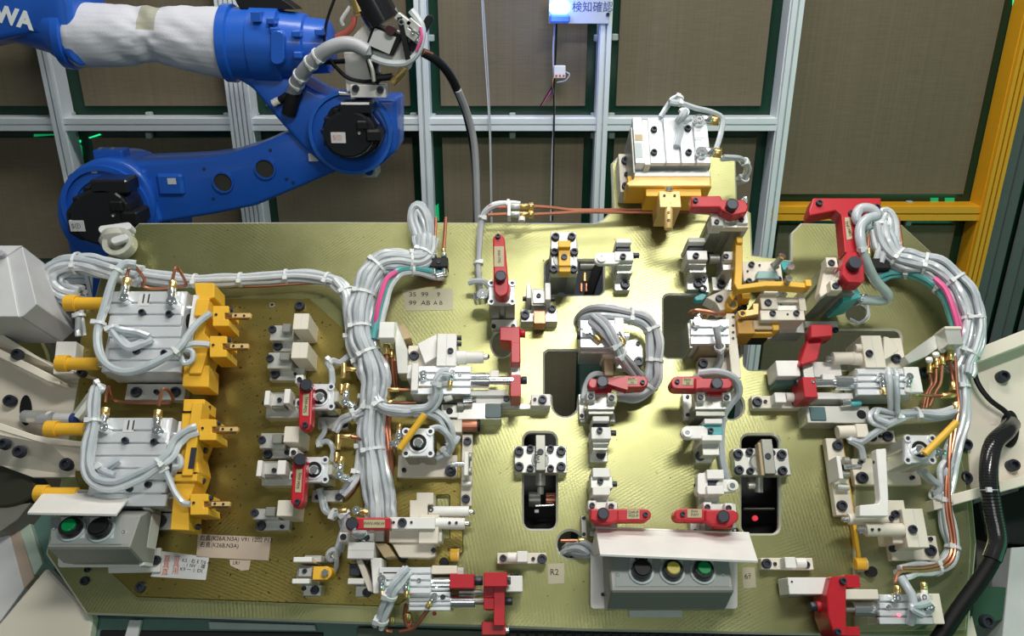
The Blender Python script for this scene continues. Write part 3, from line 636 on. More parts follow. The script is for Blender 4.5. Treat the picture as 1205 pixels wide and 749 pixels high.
for (cx_, cy_) in ((242, 480), (239, 530), (236, 566), (231, 620), (213, 617)): rod('jaw_screw', BOLT, (cx_, cy_, 60), (cx_+5, cy_+1, 60), 3.6)
for (x0_, y0_, x1_, y1_) in ((208, 556, 231, 558), (214, 484, 238, 485.5), (212, 521, 230, 522.5)): box('jaw_joint', DARK, x0_, y0_, x1_, y1_, 60, 88.6, bev=0)
box('jaw_slide', YEL, 220, 474, 232, 560, 60, 93); box('jaw_slide_gap', BOLT, 223, 527, 229, 552, 90, 93.6, bev=0)
thing('mounting_block', 'grey base strip with three bolts between the two guided cylinders', 'base', 184, 470, SP)
box('strip', STEEL, 148, 452, 218, 471, SP, 30)
for x, r in ((159, 6.2), (183, 3), (205, 6.2)): bolt(x, 461, 30, r, 7)
box('flag', YEL, 222, 452, 247, 457, SP, 30)
thing('mounting_block', 'grey base strip with one bolt below the lower guided cylinder', 'base', 186, 618, SP)
box('strip', STEEL, 100, 604, 203, 624, SP, 24); bolt(187, 613, 24, 7, 7)

# copper links of the guided cylinders
def pipe(label, paths, r=2.6, m=COPPER, name='copper_pipe'):
    thing(name, label, 'pipe', *paths[0][0])
    for p in paths: tube('pipe', m, p, r, per=4)
pipe('copper pipe looping behind the upper guided cylinder fittings', [[(149, 327, 94), (153, 314, 90), (160, 315, 80), (170, 329, 60), (168, 336, 40), (180, 340, 34), (212, 337, 34), (219, 334, 40), (212, 320, 80), (207, 315, 92), (203, 330, 94)]])
pipe('copper pipe looping behind the lower guided cylinder fittings', [[(124, 474, 94), (125, 462, 90), (128, 456, 80), (130, 466, 50), (140, 473, 34), (184, 475, 34), (203, 473, 40), (200, 462, 80), (194, 458, 94), (190, 462, 96), (187, 478, 94)]])

# ------------------------------------------------------------------ top guided cylinder
thing('guided_cylinder', 'bright silver guided cylinder with gold clevis at the top edge of the plate', 'air cylinder', 790, 225, 0)
box('bracket', CREAM, 729, 181, 744, 226, 0, 40)
for y, r in ((188, 5.5), (204, 2.4), (218, 5)): bolt(737, y, 40, r, 6)
grooved('cylinder_body', ALU, 764, 139, 834, 192, 24, 112, 4, gd=8, along='y'); box('cylinder_body_foot', DSTEEL, 764, 150, 834, 196, 0, 60)
box('end_plate', ALU, 746, 138, 757, 192, 10, 112); box('end_plate', DSTEEL, 743.5, 150, 746, 204, 10, 110); box('end_plate_rim', WHITE, 757, 141, 764, 194, 10, 110)
box('window', TANPL, 747, 158, 756, 166, 112, 112.6, bev=0); box('window', COLLAR, 747, 168, 756, 186, 112, 112.6, bev=0)
for x, y in ((770, 151), (810, 150), (770, 178), (811, 178)): bolt(x, y, 110, 4, 8)
for x in (755, 788, 820): rod('guide_rod', CHROME, (x, 190, 80), (x, 203, 76), 4)
rod('guide_rod', DARK, (745, 197, 70), (834, 197, 70), 4)
box('slide_plate', ALU, 746, 201, 836, 208, 40, 90); box('tooling_plate', YEL, 739, 207, 837, 220, 36, 92, label='yellow tooling plate'); 
slab('tooling_plate_corner', PYEL, [(737, 216), (747, 208), (836, 208), (836, 219), (740, 219)], 70, 93)
box('jaw_base', YEL, 760, 219, 825, 231, 36, 86); box('clevis', PYEL, 776, 225, 801, 244, 30, 98); rod('contact_tip', PYEL, (787, 240, 92), (786.5, 270, 88), 5, ns=12)
for x in (782, 794): bolt(x, 230, 98, 1.6, 2)
bolt(787, 250, 96, 1.6, 2); bolt(787, 259, 95, 1.8, 2); rod('clevis_screw', CHROME, (787, 222, 96), (787, 226, 96), 5)
bolt(765, 238, 40, 5, 12); bolt(748, 222, 30, 4, 6)
text('▬▬▬▬\n▬▬▬', 817, 163, 113, 2.5, COLLAR)
for x, y in ((823, 140), (826, 178)): elbow(x, y, 122, 18, 2, 7, L=14, hh=12)
bundle('air_hose', 'white hose loop tied over the top silver cylinder', 'hose', [(777, 138, 116), (784, 127, 120), (791, 117, 126), (800, 114, 130), (796, 122, 134), (788, 120, 136), (800, 121, 134), (818, 127, 128), (838, 132, 122), (850, 140, 116), (848, 158, 112), (842, 178, 112)], 1, 5.5, 0, (.3, .55), per=6)
bundle('air_hose', 'short clear hose tied in a knot on the face of the top silver cylinder', 'hose', [(796, 172, 118), (800, 156, 122), (801, 140, 130), (806, 132, 134), (803, 136, 140), (799, 143, 130), (812, 140, 124)], 1, 6, 0, (.5,))
bundle('air_hose', 'clear hose hooking down from the right of the top cylinder', 'hose', [(850, 186, 116), (862, 186, 110), (873, 188, 100), (880, 198, 80), (876, 210, 60), (868, 214, 40)], 2, 4, 4, (.45, .8))

# ------------------------------------------------------------------ locator blocks
def locv(label, segs, base, bolts, extra=(), side=None, group=None, z=0, name='locator_block'):
    cx = (base[0]+base[2])/2
    thing(name, label, 'locator', cx, base[3], z, group)
    for (nm, m, x0, y0, x1, y1, h0, h1) in segs: box(nm, m, x0, y0, x1, y1, z+h0, z+h1)
    box('base', STEEL, *base, z, z+18)
    for b in bolts: bolt(b[0], b[1], z+b[2], b[3], 7)
    for e in extra: slab(e[0], e[1], e[2], z+e[3], z+e[4])
    if side: rod('side_screw', BOLT, (side[0]-9, side[1], z+45), (side[0]+3, side[1], z+45), 3.4)
def stdv(label, cx, y, w, **k):
    a, b = cx-w/2, cx+w/2
    segs = [('upright', STEEL, a, y+12, b, y+41, 0, 46), ('upper_pad', WHITE, a, y, b, y+5, 10, 72), ('dark_pad', BOLT, a, y+5, b-1, y+15, 20, 58), ('cross_block', WHITE, a-1.5, y+15, b+2.5, y+26, 20, 70), ('cross_face', STEEL, a, y+26, b+1, y+32, 20, 60)]
    base = (a-2, y+45, b-2, y+61)
    locv(label, segs, base, [(cx-.5, y+20, 70, 3.6), (cx-5, y+40, 30, 3.4), (cx+4, y+40, 30, 3.4), (cx+2, y+53, 18, 5.4)], side=(b+6, y+20), **k)
stdv('steel locator with side arm pad right of the yellow clamp', 734, 281, 18, extra=[('side_arm', WHITE, capsule(706, 304, 724, 304, 14), 58, 68)])
ring('arm_stud', STEEL, 708, 303.5, 68, 73, 5, 3); disc('arm_stud', CHROME, 708, 303.5, 68, 72, 3)
stdv('tall steel locator beside the top red clamp body', 820, 280, 20)
for p in ((827, 327), (827.5, 339)): bolt(p[0], p[1], 14, 5, 8)
box('base_wing', STEEL, 822, 323, 834, 344, 0, 14)
locv('slim steel locator directly below the lever clamp in the middle of the plate', [('upright', STEEL, 697, 508, 715, 530, 0, 50), ('upper_pad', WHITE, 697.5, 490, 717, 496, 10, 72), ('dark_pad', BOLT, 698, 496, 716, 503, 20, 58), ('cross_block', WHITE, 696, 503, 719, 517, 20, 70), ('cross_face', STEEL, 697, 517, 717, 523, 10, 60)], (694, 525, 715, 544), [(706, 506, 70, 3.6), (700, 527, 26, 3.2), (709, 527, 26, 3.2), (707.5, 534.5, 18, 5.6)], side=(722, 510))
locv('locator with two white pads above the lower middle red lever', [('upright', STEEL, 698, 573, 716, 596, 0, 40), ('upper_pad', WHITE, 697.5, 551, 718, 562, 10, 74), ('cross_block', STEEL, 695, 561, 721, 575, 14, 66), ('lower_pad', WHITE, 697.5, 573, 718, 583, 10, 74)], (695, 582, 716, 601), [(707, 566, 66, 3.4), (701, 590, 18, 3.4), (710, 590, 18, 3.4)], side=(723, 570))
locv('locator with cyan urethane pad and rounded side arm', [('upright', STEEL, 826, 512, 846, 536, 0, 50), ('upper_pad', WHITE, 829, 493, 850, 499, 10, 74), ('urethane_pad', CYAN, 827, 499, 850, 512, 20, 66), ('lower_pad', WHITE, 826, 512, 850, 519, 10, 70)], (818, 523, 838, 545), [(837, 506.5, 66, 3.4), (828, 527, 20, 3.2), (838, 527, 20, 3.2), (825, 536, 18, 5.8)], extra=[('side_arm', WHITE, capsule(809, 509, 826, 509, 15), 56, 68)])
ring('arm_stud', STEEL, 809, 509.5, 68, 73, 5, 3); disc('arm_stud', CHROME, 809, 509.5, 68, 72, 3); rod('arm_post', DSTEEL, (811, 512, 4), (811, 512, 58), 5)
locv('locator with dark centre pad and arm pointing right', [('upright', STEEL, 828, 572, 846, 597, 0, 44), ('upper_pad', WHITE, 832, 553, 852, 564, 10, 74), ('dark_pad', BOLT, 832, 563, 852, 573, 20, 64), ('lower_pad', WHITE, 832, 572, 852, 582, 10, 74)], (822, 582, 842, 603), [(836, 593, 18, 4.4), (827, 568, 50, 3)], extra=[('side_arm', WHITE, capsule(850, 572, 862, 572, 15), 54, 66), ('left_plate', WHITE, rrect(821, 557, 833, 582, 3), 40, 64)])
ring('arm_stud', STEEL, 862, 572, 66, 71, 5.4, 3.4); disc('arm_stud', CHROME, 862, 572, 66, 70, 3.4); bolt(821, 571, 40, 3.5, 8)

def loch(label, top, arm, bl, pad, base, bolts, hh=76, group=None):
    thing('locator_block', label, 'locator', base[0], base[3], SP, group)
    box('tower', CREAM, *top, SP, hh); box('arm', STEEL, *arm, SP, 46); bolt(bl[0], bl[1], 46, 4.6, 6); box('dark_pad', DSTEEL, *pad, 40, 60)
    box('base', STEEL, *base, SP, 26)
    xm = (top[0]+top[2])/2; box('tower_joint', LGREY, xm+.5, top[1]+.5, xm+1.3, top[3]-.5, hh-4, hh+.3, bev=0)
    for b in bolts: bolt(b[0], b[1], 26, b[2], 7)
loch('first of four cream tower locators, topmost in the left column', (345, 369, 363, 388), (318, 383, 346, 401), (320, 387), (332, 381, 342, 391), (322, 400, 356, 414), ((326, 407, 5.2),))
loch('second cream tower locator from the top, touching the red lever clamp', (343, 403, 362, 422), (315, 415, 344, 434), (317, 421.5), (329, 415, 341, 424), (318, 433, 358, 448), ((323, 440, 5.2), (347, 440, 2)))
loch('third cream tower locator down, between the two red lever clamps', (334, 502, 352, 521), (306, 510, 336, 528), (307.6, 517.6), (320, 511, 332, 522), (309, 528, 341, 540), ((314, 534.5, 5.4), (337, 532, 3)))
loch('lowest cream tower locator, at the foot of the lower red lever', (326, 589, 345, 608), (298, 599, 328, 612), (299, 603.6), (312, 597, 324, 608), (302, 612, 341, 625), ((306, 619, 5.6), (331, 620, 2.4)))

def fork(label, pads, mid, body, b, z=SP, extra=None, side=None, horiz=False):
    thing('fork_locator', label, 'locator', (body[0]+body[2])/2, body[3], z)
    box('body', STEEL, *body, z, z+26)
    for p in pads: box('fork_pad', WHITE, *p, z, z+66)
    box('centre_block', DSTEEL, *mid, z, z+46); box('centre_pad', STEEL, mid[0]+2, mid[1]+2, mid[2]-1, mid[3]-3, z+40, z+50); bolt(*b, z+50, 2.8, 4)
    if side: rod('cross_screw', BOLT, (side[0], side[1], z+40), (side[2], side[3], z+40), 3)
fork('fork locator with two pads left of the upper red lever clamp', ((311, 460, 317, 477), (334, 458, 341, 475)), (318, 462, 336, 481), (313, 476, 356, 492), (328.5, 470.5), side=(309, 474, 346, 474))
fork('fork locator with two pads left of the lower red lever clamp', ((302, 542, 308, 561), (326, 542, 336, 559)), (309, 543, 329, 562), (308, 559, 347, 572), (322, 553.5), side=(302, 558, 340, 558))
fork('fork locator with copper contact at its foot below the yellow clamp', ((619.5, 334, 625, 351), (641.5, 333, 648, 353)), (625, 340, 643, 360), (613, 364, 656, 379), (634, 347.5), z=0, side=(615, 352, 653, 352))
bolt(618, 370, 26, 5.4, 7); bolt(650, 362.5, 26, 4.6, 7); box('copper_contact', COPPER, 628, 366, 642, 381, 10, 40)
fork('fork locator with yellow square pad low on the left', ((345, 656, 367, 662), (343.5, 681.5, 364, 687.5)), (349, 666, 368, 682), (357, 689, 378, 702), (358, 672.6), z=SP)
box('back_post', STEEL, 358, 654, 378, 662, SP, 50); box('yellow_pad', YEL, 368, 667, 386, 683, SP+30, SP+62); disc('yellow_pad_round', YEL, 383, 674.5, SP+30, SP+60, 7.5); disc('pad_nut', CHROME, 382, 674.5, SP+60, SP+68, 4.5, ns=6); bolt(369.6, 695, SP+26, 5, 6); bolt(357, 693, SP+26, 2.6, 4)

# ------------------------------------------------------------------ lever clamps
def lever(pts_hi, pts_lo, b, e, lab, h=96, parent=None, m=RED):
    o = slab('clamp_lever', m, pts_hi, h-22, h, bev=.0022, label='red lever', seg=2)
    if pts_lo: slab('lever_tip', m, pts_lo, h-36, h-7, o, bev=.002, seg=2)
    disc('pivot_screw', BOLT, b[0], b[1], h, h+12, b[2], o, 18)
    ring('screw_edge', DARK, b[0], b[1], h, h+3, b[2]*1.12, b[2]*.9, o)
    if e: bolt(e[0], e[1], h-7 if pts_lo else h, e[2], 5, parent=o)
    return o
# a. upright lever at top
thing('swing_clamp', 'air swing clamp with red lever pointing straight up near the top edge', 'clamp', 592, 385, 0)
barrel(575.5, 333, 606, 356, 0, 84); head(590.5, 344, 31, 28, 92); box('flange', STEEL, 578, 376, 609, 388, 0, 12); bolt(581, 383.5, 12, 2.6, 4); bolt(604, 383.5, 12, 2.6, 4)
disc('lever_hub', RED, 591, 340, 92, 118, 10); o = lever(capsule(587, 282, 590, 340, 14, 18), None, (589, 324.5, 6), (586, 277.5, 3), None, 122)
label_plate(581.5, 290, 593, 314, 122, 'FHV-77G', o, -87, 3.6); elbow(568, 346, 60, -9, 4, 7, False, L=9, m=CHROME); elbow(562, 349, 50, -3, 8, 5, False, L=5, m=CHROME)
# b / c. left levers
def clampL(lab, hx, hy, p0, p1, lugs, lbl, txt, z=SP):
    thing('swing_clamp', lab, 'clamp', hx+5, hy+16, z)
    barrel(hx-19, hy-14, hx+15, hy+15, z, 64); head(hx-2, hy, 34, 30, 72); box('flange', STEEL, hx-4, hy+24, hx+32, hy+38, z, 22); bolt(hx+2, hy+32, 22, 3, 4); bolt(hx+27, hy+32, 22, 4, 5)
    box('port_block', STEEL, hx+14, hy-6, hx+20, hy+6, 30, 72)
    for l in lugs: box('lug', WHITE, l[0]-4.5, l[1]-5, l[0]+4.5, l[1]+5, 40, 80); bolt(l[0], l[1], 80, 3, 4)
    o = lever(capsule(p0[0], p0[1], p1[0], p1[1], 16, 15.5, 4), None, (p0[0], p0[1], 6.6), (p1[0], p1[1], 3.6), None, 98)
    ang = math.degrees(math.atan2(-(p1[1]-p0[1]), p1[0]-p0[0]))
    mx, my = (p0[0]+p1[0])/2+.5, (p0[1]+p1[1])/2; l = math.hypot(p1[0]-p0[0], p1[1]-p0[1])*.55
    ux, uy = (p1[0]-p0[0]), (p1[1]-p0[1]); k = l/2/math.hypot(ux, uy)
    q = slab('label_plate', TAN, quad(mx-ux*k, my-uy*k, mx+ux*k, my+uy*k, 7), 97, 98.6, o, 0); text(txt, mx, my, 99, 4, INK, q, ang, align='CENTER')
    elbow(hx+28, hy+6, 66, 2, -14, 5, L=12, hh=30); elbow(hx+36, hy+9, 50, 8, 5, 4, False, L=5, m=CHROME)
clampL('upper left swing clamp with red lever slanting down beside round silver cylinder', 378, 467, (360, 453), (358.5, 500), ((352, 446.5), (352, 474)), None, 'THV-M25')
clampL('lower left swing clamp with red lever leaning over the lowest tower locator', 371, 553, (352.5, 541), (349.5, 591), ((345, 532.5), (345, 560)), None, 'FHV-M25')
# f,g,h,i centre levers
def clampC(lab, hx, ytop, lugs, body, base, tab, hi, lo, b, e, lbl, txt, z=0, h=96):
    thing('swing_clamp', lab, 'clamp', (base[0]+base[2])/2, base[3], z)
    box('flange', STEEL, *base, z, z+12); box('cylinder_body', DSTEEL, *body, z, 60); box('cylinder_head', STEEL, body[0]-1, lugs[0][1]-4, body[2]+1, body[1]+8, 50, 66)
    for l in lugs: box('lug', WHITE, l[0]-4.8, l[1]-5.5, l[0]+4.8, l[1]+5, 40, 80); bolt(l[0], l[1], 80, 3.4, 4)
    if tab: box('side_tab', STEEL, *tab, z, z+16); bolt((tab[0]+tab[2])/2, tab[1]+3, z+16, 2.2, 3); bolt((tab[0]+tab[2])/2, tab[3]-5, z+16, 2.2, 3)
    disc('piston_rod', CHROME, b[0], b[1]+6, 40, h-20, 6.5)
    o = lever(hi, lo, b, e, None, h)
    slab('lever_skirt', RED, [(b[0]-15, b[1]), (b[0]+15, b[1]), (b[0]+10, b[1]+14), (b[0]-10, b[1]+14)], h-42, h-20, o)
    label_plate(*lbl, h-6.6 if lo else h, txt, o, 0, 3.8); return o
clampC('central swing clamp with red lever pointing right across the hose arch', 707, 452, ((695.5, 466), (720, 468)), (692, 474, 722, 488), (682, 486, 724, 497), (681, 464, 688.5, 494), capsule(698, 451.5, 727, 451, 12.5)[7:]+[(737, 444.5), (737, 457)], capsule(734, 449.5, 756, 449.5, 14), (709, 449, 6.2), (756.5, 449.5, 2.8), (738, 445.5, 750, 452.5), 'FHT-\nM')
clampC('swing clamp with red lever pointing left near the plate middle', 845, 452, ((825, 467), (855.5, 467.5)), (818, 474, 853, 490), (804, 485, 856, 495), (804, 464, 815, 493), [(824, 445.5), (858, 445.5), (862, 449), (862, 455), (858, 458), (824, 458), (818, 459), (818, 444)], capsule(797, 450.5, 822, 450.5, 15.5), (844, 451, 6.2), (797.5, 448.5, 2.8), (803, 445.5, 815.5, 453.5), 'FHV\n25')
clampC('swing clamp with red lever pointing right above the three-button box', 709, 606, ((697, 595), (719.5, 596)), (698, 604, 726, 622), (694, 620, 724, 632), (684, 607, 690.5, 634), [(695, 599), (724, 599), (728, 600.5), (728, 613), (722, 616), (708, 617), (694, 612)], capsule(726, 606.5, 759, 606.5, 15), (710, 604.7, 6.2), (760, 605.5, 3), (738, 600, 752.5, 611), 'CHF-P\nM25-F')
box('foot_wedge', DARK, 697, 588, 714, 594, 0, 30)
clampC('swing clamp with red lever pointing left above the three-button box', 851, 608, ((833, 597), (858, 598)), (838, 605, 866, 622), (812, 612, 866, 626), (812, 606, 824, 630), [(830, 600), (862, 600), (869, 604), (869, 613), (857, 620), (838, 618), (830, 613)], capsule(801, 606, 834, 606.5, 15), (851.7, 608, 6.4), (804, 605, 3), (809, 599.5, 826, 609.5), 'FHV\nFW7')
box('foot_wedge', DARK, 832, 590, 846, 597, 0, 30)
bolt(866, 625, 6, 4.4, 8)
# l. horizontal red lever lower left
thing('swing_clamp', 'swing clamp with red lever lying level toward the white pin stand', 'clamp', 430, 640, SP)
box('cylinder_body', DSTEEL, 402, 622, 452, 638, SP, 50); box('lug', WHITE, 399, 627, 409, 638, SP, 66); bolt(403.5, 632, 66, 3.6, 4); box('lug', STEEL, 425, 628, 440, 638, SP, 60); bolt(431, 633, 60, 3.6, 4)
disc('piston_rod', CHROME, 423, 626, SP, 78, 9)
o = lever([(408, 609.5), (459, 609), (459, 623.5), (408, 624.5)], None, (414, 616.5, 6.6), None, None, 98); label_plate(428, 612, 453, 621.5, 98, 'FWV-MKW', o, 0, 4.2)
elbow(419, 601, 70, 10, 2, 5, True, L=6)
# j. top right lever
thing('swing_clamp', 'tall swing clamp with red lever under the top silver cylinder', 'clamp', 855, 335, 0)
barrel(838, 247, 880, 270, 0, 112); box('cylinder_head', CREAM, 838, 250, 880, 268, 108, 122); 
for x, y in ((844, 259.5), (873, 257)): box('lug', WHITE, x-7, y-6, x+7, y+6, 100, 128); bolt(x, y+1, 128, 3, 4)
disc('piston_rod', CHROME, 858, 253, 100, 130, 9); box('window', STEEL, 854, 263, 868, 268, 120, 124)
box('bracket_block', WHITE, 852, 296, 865, 306, 20, 72); bolt(855, 301, 72, 3, 4); box('bracket_face', STEEL, 850, 306, 866, 318, 10, 60); box('flange', STEEL, 838, 326, 862, 342, 0, 16); bolt(849.5, 333.5, 16, 5, 8); rod('roller', DSTEEL, (834, 305, 50), (846, 305, 50), 6)
o = lever([(813, 231), (848, 230), (850, 235), (876, 235), (881, 243), (879, 250), (862, 254), (849, 247), (847, 244), (814, 244)], None, (862, 240, 6.5), (819, 235, 3.2), None, 150)
elbow(876, 236, 140, 3, -4, 4, False, L=4, m=CHROME)
# k. big red bracket top right
thing('swing_clamp', 'largest swing clamp with tall red L bracket at the upper right', 'clamp', 950, 385, 0)
barrel(972, 308, 1006, 346, 0, 104); slab('cylinder_head', CREAM, [(973, 305), (985, 303), (990, 330), (991, 341), (978, 342), (966, 350), (964, 345)], 90, 112)
for x, y in ((979, 309), (984, 336)): box('lug', CREAM, x-6.5, y-6, x+6.5, y+6, 106, 128); bolt(x, y, 128, 4, 3)
slab('cyan_cap', CYAN, [(990, 338), (1008, 336), (1014, 350), (992, 356)], 20, 90); elbow(1012, 350, 80, 8, 0, 5, False, L=8, m=CHROME); disc('piston_rod', CHROME, 992, 324, 90, 140, 7)
box('lower_flange', STEEL, 948, 378, 986, 386, 0, 14); bolt(984, 388, 10, 3.4, 5)
o = slab('red_bracket', RED, [(957, 233), (1037, 233), (1037, 250), (1022, 254), (1018, 272), (1016, 298), (1003, 300), (994, 297), (990, 253), (984, 248), (953, 254), (952, 248)], 118, 146, bev=.002, label='tall red L bracket', seg=2)
slab('lever_block', RED, [(997, 296), (1016, 296), (1018, 330), (1014, 334), (998, 333), (990, 324), (991, 312)], 122, 150, o, bev=.002); disc('pivot_screw', BOLT, 1007, 308.5, 150, 164, 8, o)
q = slab('label_plate', TAN, [(994, 256), (1000.5, 256), (1003, 281), (996.5, 282.5)], 145, 146.8, o, 0); text('THF-M8G', 998.5, 269, 147.2, 4, INK, q, -82, align='CENTER')
for x, y in ((965, 238), (1003, 250), (1033, 243)): bolt(x, y, 146, 4, 5, parent=o)
elbow(1023, 267, 140, 3, -8, 5, False, L=6, m=CHROME)
# yellow-lever cylinders
def ycyl(lab, cx, cy, w, hg, a, b, base, bolts, z=SP, h=96, shade=DSTEEL):
    thing('swing_clamp', lab, 'clamp', (base[0]+base[2])/2, base[3], z)
    barrel(cx-w/2+1, cy-hg/2+2, cx+w/2-1, cy+hg/2, z, h-8, shade); head(cx, cy, w, hg, h); box('flange', CREAM, *base, z, z+14)
    for q in bolts: bolt(q[0], q[1], z+14, q[2], 8)
    rod('yellow_lever', YEL, (a[0], a[1], h+22), (b[0], b[1], h+30), 4.2, label='yellow round lever')
ycyl('swing clamp with slanted yellow rod left of the plate centre', 492, 521, 36, 33, (470, 529), (500, 488), (468, 536, 538, 562), ((530, 554, 6.6), (475, 553, 2.6)))
elbow(466, 522, 60, -8, 1, 5, False, L=7, m=CHROME); elbow(469, 513, 60, 1, -8, 4, True, L=6)
ycyl('swing clamp with slanted yellow rod at the right-hand hose bundle', 1083, 529, 36, 33, (1088, 535), (1126, 497), (1004, 540, 1082, 571), ((1016, 562, 6.8), (1014, 544, 2.6), (1075, 562, 2.4)), h=104, shade=STEEL)
elbow(1104, 532, 84, 9, 1, 5, False, L=8, m=CHROME)

# ------------------------------------------------------------------ eight-bolt clamp plates and the yellow one
def bolted(lab, pl, bolts, bar, hole, rg, h, barm=DSTEEL):
    thing('bridge_clamp', lab, 'clamp', (pl[0]+pl[2])/2, pl[3], 0)
    box('bridge_plate', STEEL, *pl, 0, h)
    for x, y, r in bolts: bolt(x, y, h, r, 9)
    ring('bushing', CHROME, *rg, h, h+3, 10.5, 8.5); disc('bushing_core', DSTEEL, *rg, h, h+1.2, 8.4)
    o = box('clamp_bar', barm, *bar, h, h+22); bolt(hole[0], hole[1], h+22, 3.8, 1.5, parent=o)
bolted('bridge clamp with eight bolts over the left slot below centre', (605.5, 525, 667, 557), ((611, 530.6, 5.4), (624, 527.5, 4.2), (648, 527.5, 4.2), (660.5, 530.6, 5.4), (611, 549, 5.4), (624, 551, 4.2), (648, 551, 4.2), (660.5, 549, 5.4)), (630.5, 512, 642, 554), (636, 532), (636, 541), 22)
text('TWN', 633.5, 546, 45, 5, INK, rot=90)
rod('hinge_pin', DSTEEL, (636, 556, 10), (636, 572, 6), 6); rod('valve_stem', DSTEEL, (636, 572, 4), (636, 582, 0), 4)
bolted('bridge clamp with tan-sided bar over the right slot', (864, 528, 929, 559.5), ((869.6, 534, 5.4), (883, 531, 4.2), (909, 533, 4.2), (921, 534.5, 5.4), (870.6, 553, 5.4), (884, 554, 4.2), (910, 555, 4.2), (922, 553.7, 5.4)), (898, 517, 911, 558), (904, 537), (892, 544), 22, DSTEEL)
box('bar_side', TANPL, 894, 521, 898, 560, 22, 40); rod('valve_stem', DSTEEL, (893, 560, 5), (893, 580, 0), 5); rod('valve_port', STEEL, (880, 572, 0), (893, 572, 0), 4)
for nm, L in (('left', [(622, 585, 632, 600, -60), (640, 585, 652, 600, -80)]),):
    thing('valve_block', 'dark fittings seen deep inside the left slot opening', 'fitting', 636, 600, -90)
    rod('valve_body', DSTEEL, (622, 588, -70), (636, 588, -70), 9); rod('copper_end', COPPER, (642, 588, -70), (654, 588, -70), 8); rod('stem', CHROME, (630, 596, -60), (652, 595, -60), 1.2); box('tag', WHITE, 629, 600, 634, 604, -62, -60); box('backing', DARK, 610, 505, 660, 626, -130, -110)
thing('valve_block', 'dark fittings seen deep inside the right slot opening', 'fitting', 895, 600, -90)
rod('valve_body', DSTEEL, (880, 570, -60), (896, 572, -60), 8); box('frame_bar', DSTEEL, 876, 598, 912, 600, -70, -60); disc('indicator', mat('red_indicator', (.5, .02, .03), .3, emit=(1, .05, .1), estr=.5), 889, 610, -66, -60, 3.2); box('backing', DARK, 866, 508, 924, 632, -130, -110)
thing('toggle_clamp', 'yellow-topped clamp with six bolts standing in the upper opening', 'clamp', 664, 346, -10)
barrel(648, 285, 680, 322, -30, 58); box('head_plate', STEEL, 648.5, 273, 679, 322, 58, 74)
for x, y in ((654, 277.5), (673, 277.5), (652.6, 295.6), (676, 295.6), (651.5, 316), (675, 316)): bolt(x, y, 74, 4.8, 8)
ring('bushing', CHROME, 664, 304, 74, 77, 13, 11); o = box('yellow_block', YEL, 657.5, 284, 671, 320, 74, 94, label='yellow clamp block'); box('yellow_upper', YEL, 657, 283, 671.5, 291, 90, 102, o); bolt(664, 302, 94, 3.8, 3, parent=o); box('yellow_step', YEL, 657.5, 308, 671.5, 313, 90, 98, o)
thing('valve_block', 'dark valve and tubes inside the upper opening beside the yellow-topped clamp', 'fitting', 690, 340, -60)
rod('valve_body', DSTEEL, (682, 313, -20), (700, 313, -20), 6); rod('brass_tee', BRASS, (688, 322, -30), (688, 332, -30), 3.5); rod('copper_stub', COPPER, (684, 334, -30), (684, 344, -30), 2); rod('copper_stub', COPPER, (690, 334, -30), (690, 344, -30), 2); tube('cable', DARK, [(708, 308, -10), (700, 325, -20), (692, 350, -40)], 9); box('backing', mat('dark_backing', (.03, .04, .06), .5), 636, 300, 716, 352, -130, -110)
# ------------------------------------------------------------------ level cylinders with pins and red brackets
def pinset(a, b, tip, r=6.5, h=50, m=WHITE, holes=()):
    o = rod('pin_sleeve', m, (a[0], a[1], h), (b[0], b[1], h), r, ns=20)
    rod('pin_tip', CHROME, (b[0], b[1], h), (tip[0], tip[1], h), r*.5, o, 14)
    d = 1 if tip[0] > b[0] else -1
    rod('pin_nose', DSTEEL, (tip[0], tip[1], h), (tip[0]+d*2, tip[1], h), r*.48, o, 14, r2=r*.25, bev=0)
    for x in holes: bolt(x, a[1]-.5, h+r*1.25, 1.7, 2, parent=o)
    return o
# n. centre left
thing('slide_cylinder', 'level silver cylinder pushing the tall red bracket left of the central opening', 'air cylinder', 520, 470, 0)
box('base_plate', CREAM, 480, 407, 516, 432, 0, 40); bolt(487, 418, 40, 5.6, 7); bolt(502, 418, 40, 2.4, 4)
slab('gusset', WHITE, [(491, 405), (514, 393), (514, 420), (500, 428)], 30, 58); box('bracket', WHITE, 514, 393, 537, 431, 10, 74); bolt(530, 412.5, 74, 3.6, 4); box('bracket_joint', LGREY, 525, 394, 526, 430, 70, 74.4, bev=0)
rod('stop_screw', BOLT, (537, 398, 66), (543, 398, 66), 3); rod('stop_screw', BOLT, (537, 405, 66), (543, 405, 66), 3)
o = rod('pin_collar', WHITE, (537, 421, 58), (549, 421, 58), 8.4, ns=20); pinset((548, 421), (569, 421), (574, 420), 7, 58)
grooved('cylinder_body', ALU, 484, 431, 554, 464, 10, 70, 4); box('end_cap', WHITE, 484, 428, 492, 460, 20, 82); box('rear_block', WHITE, 479, 430, 486, 446, 10, 60)
rod('barrel_tube', CHROME, (553, 448, 52), (576, 448, 52), 9.4); rod('piston', CHROME, (575, 448, 52), (601, 448, 52), 5.2)
box('guide_bar', WHITE, 577, 436, 587, 444, 30, 56); box('guide_bar', WHITE, 554, 459, 596, 466, 10, 46); box('guide_bar', WHITE, 560, 467, 606, 475, 10, 38); bolt(596, 469, 38, 3.6, 4); rod('bar_end', STEEL, (556, 471, 24), (564, 471, 24), 5)
o = slab('red_bracket', RED, [(588, 385), (612, 384.5), (612.5, 410), (612.5, 428), (601, 428), (601, 402), (588, 401)], 40, 84, bev=.0015, label='red L bracket'); box('bracket_link', STEEL, 601.5, 426, 612, 442, 30, 64); box('red_foot', RED, 600.5, 441, 613, 467, 24, 78, o)
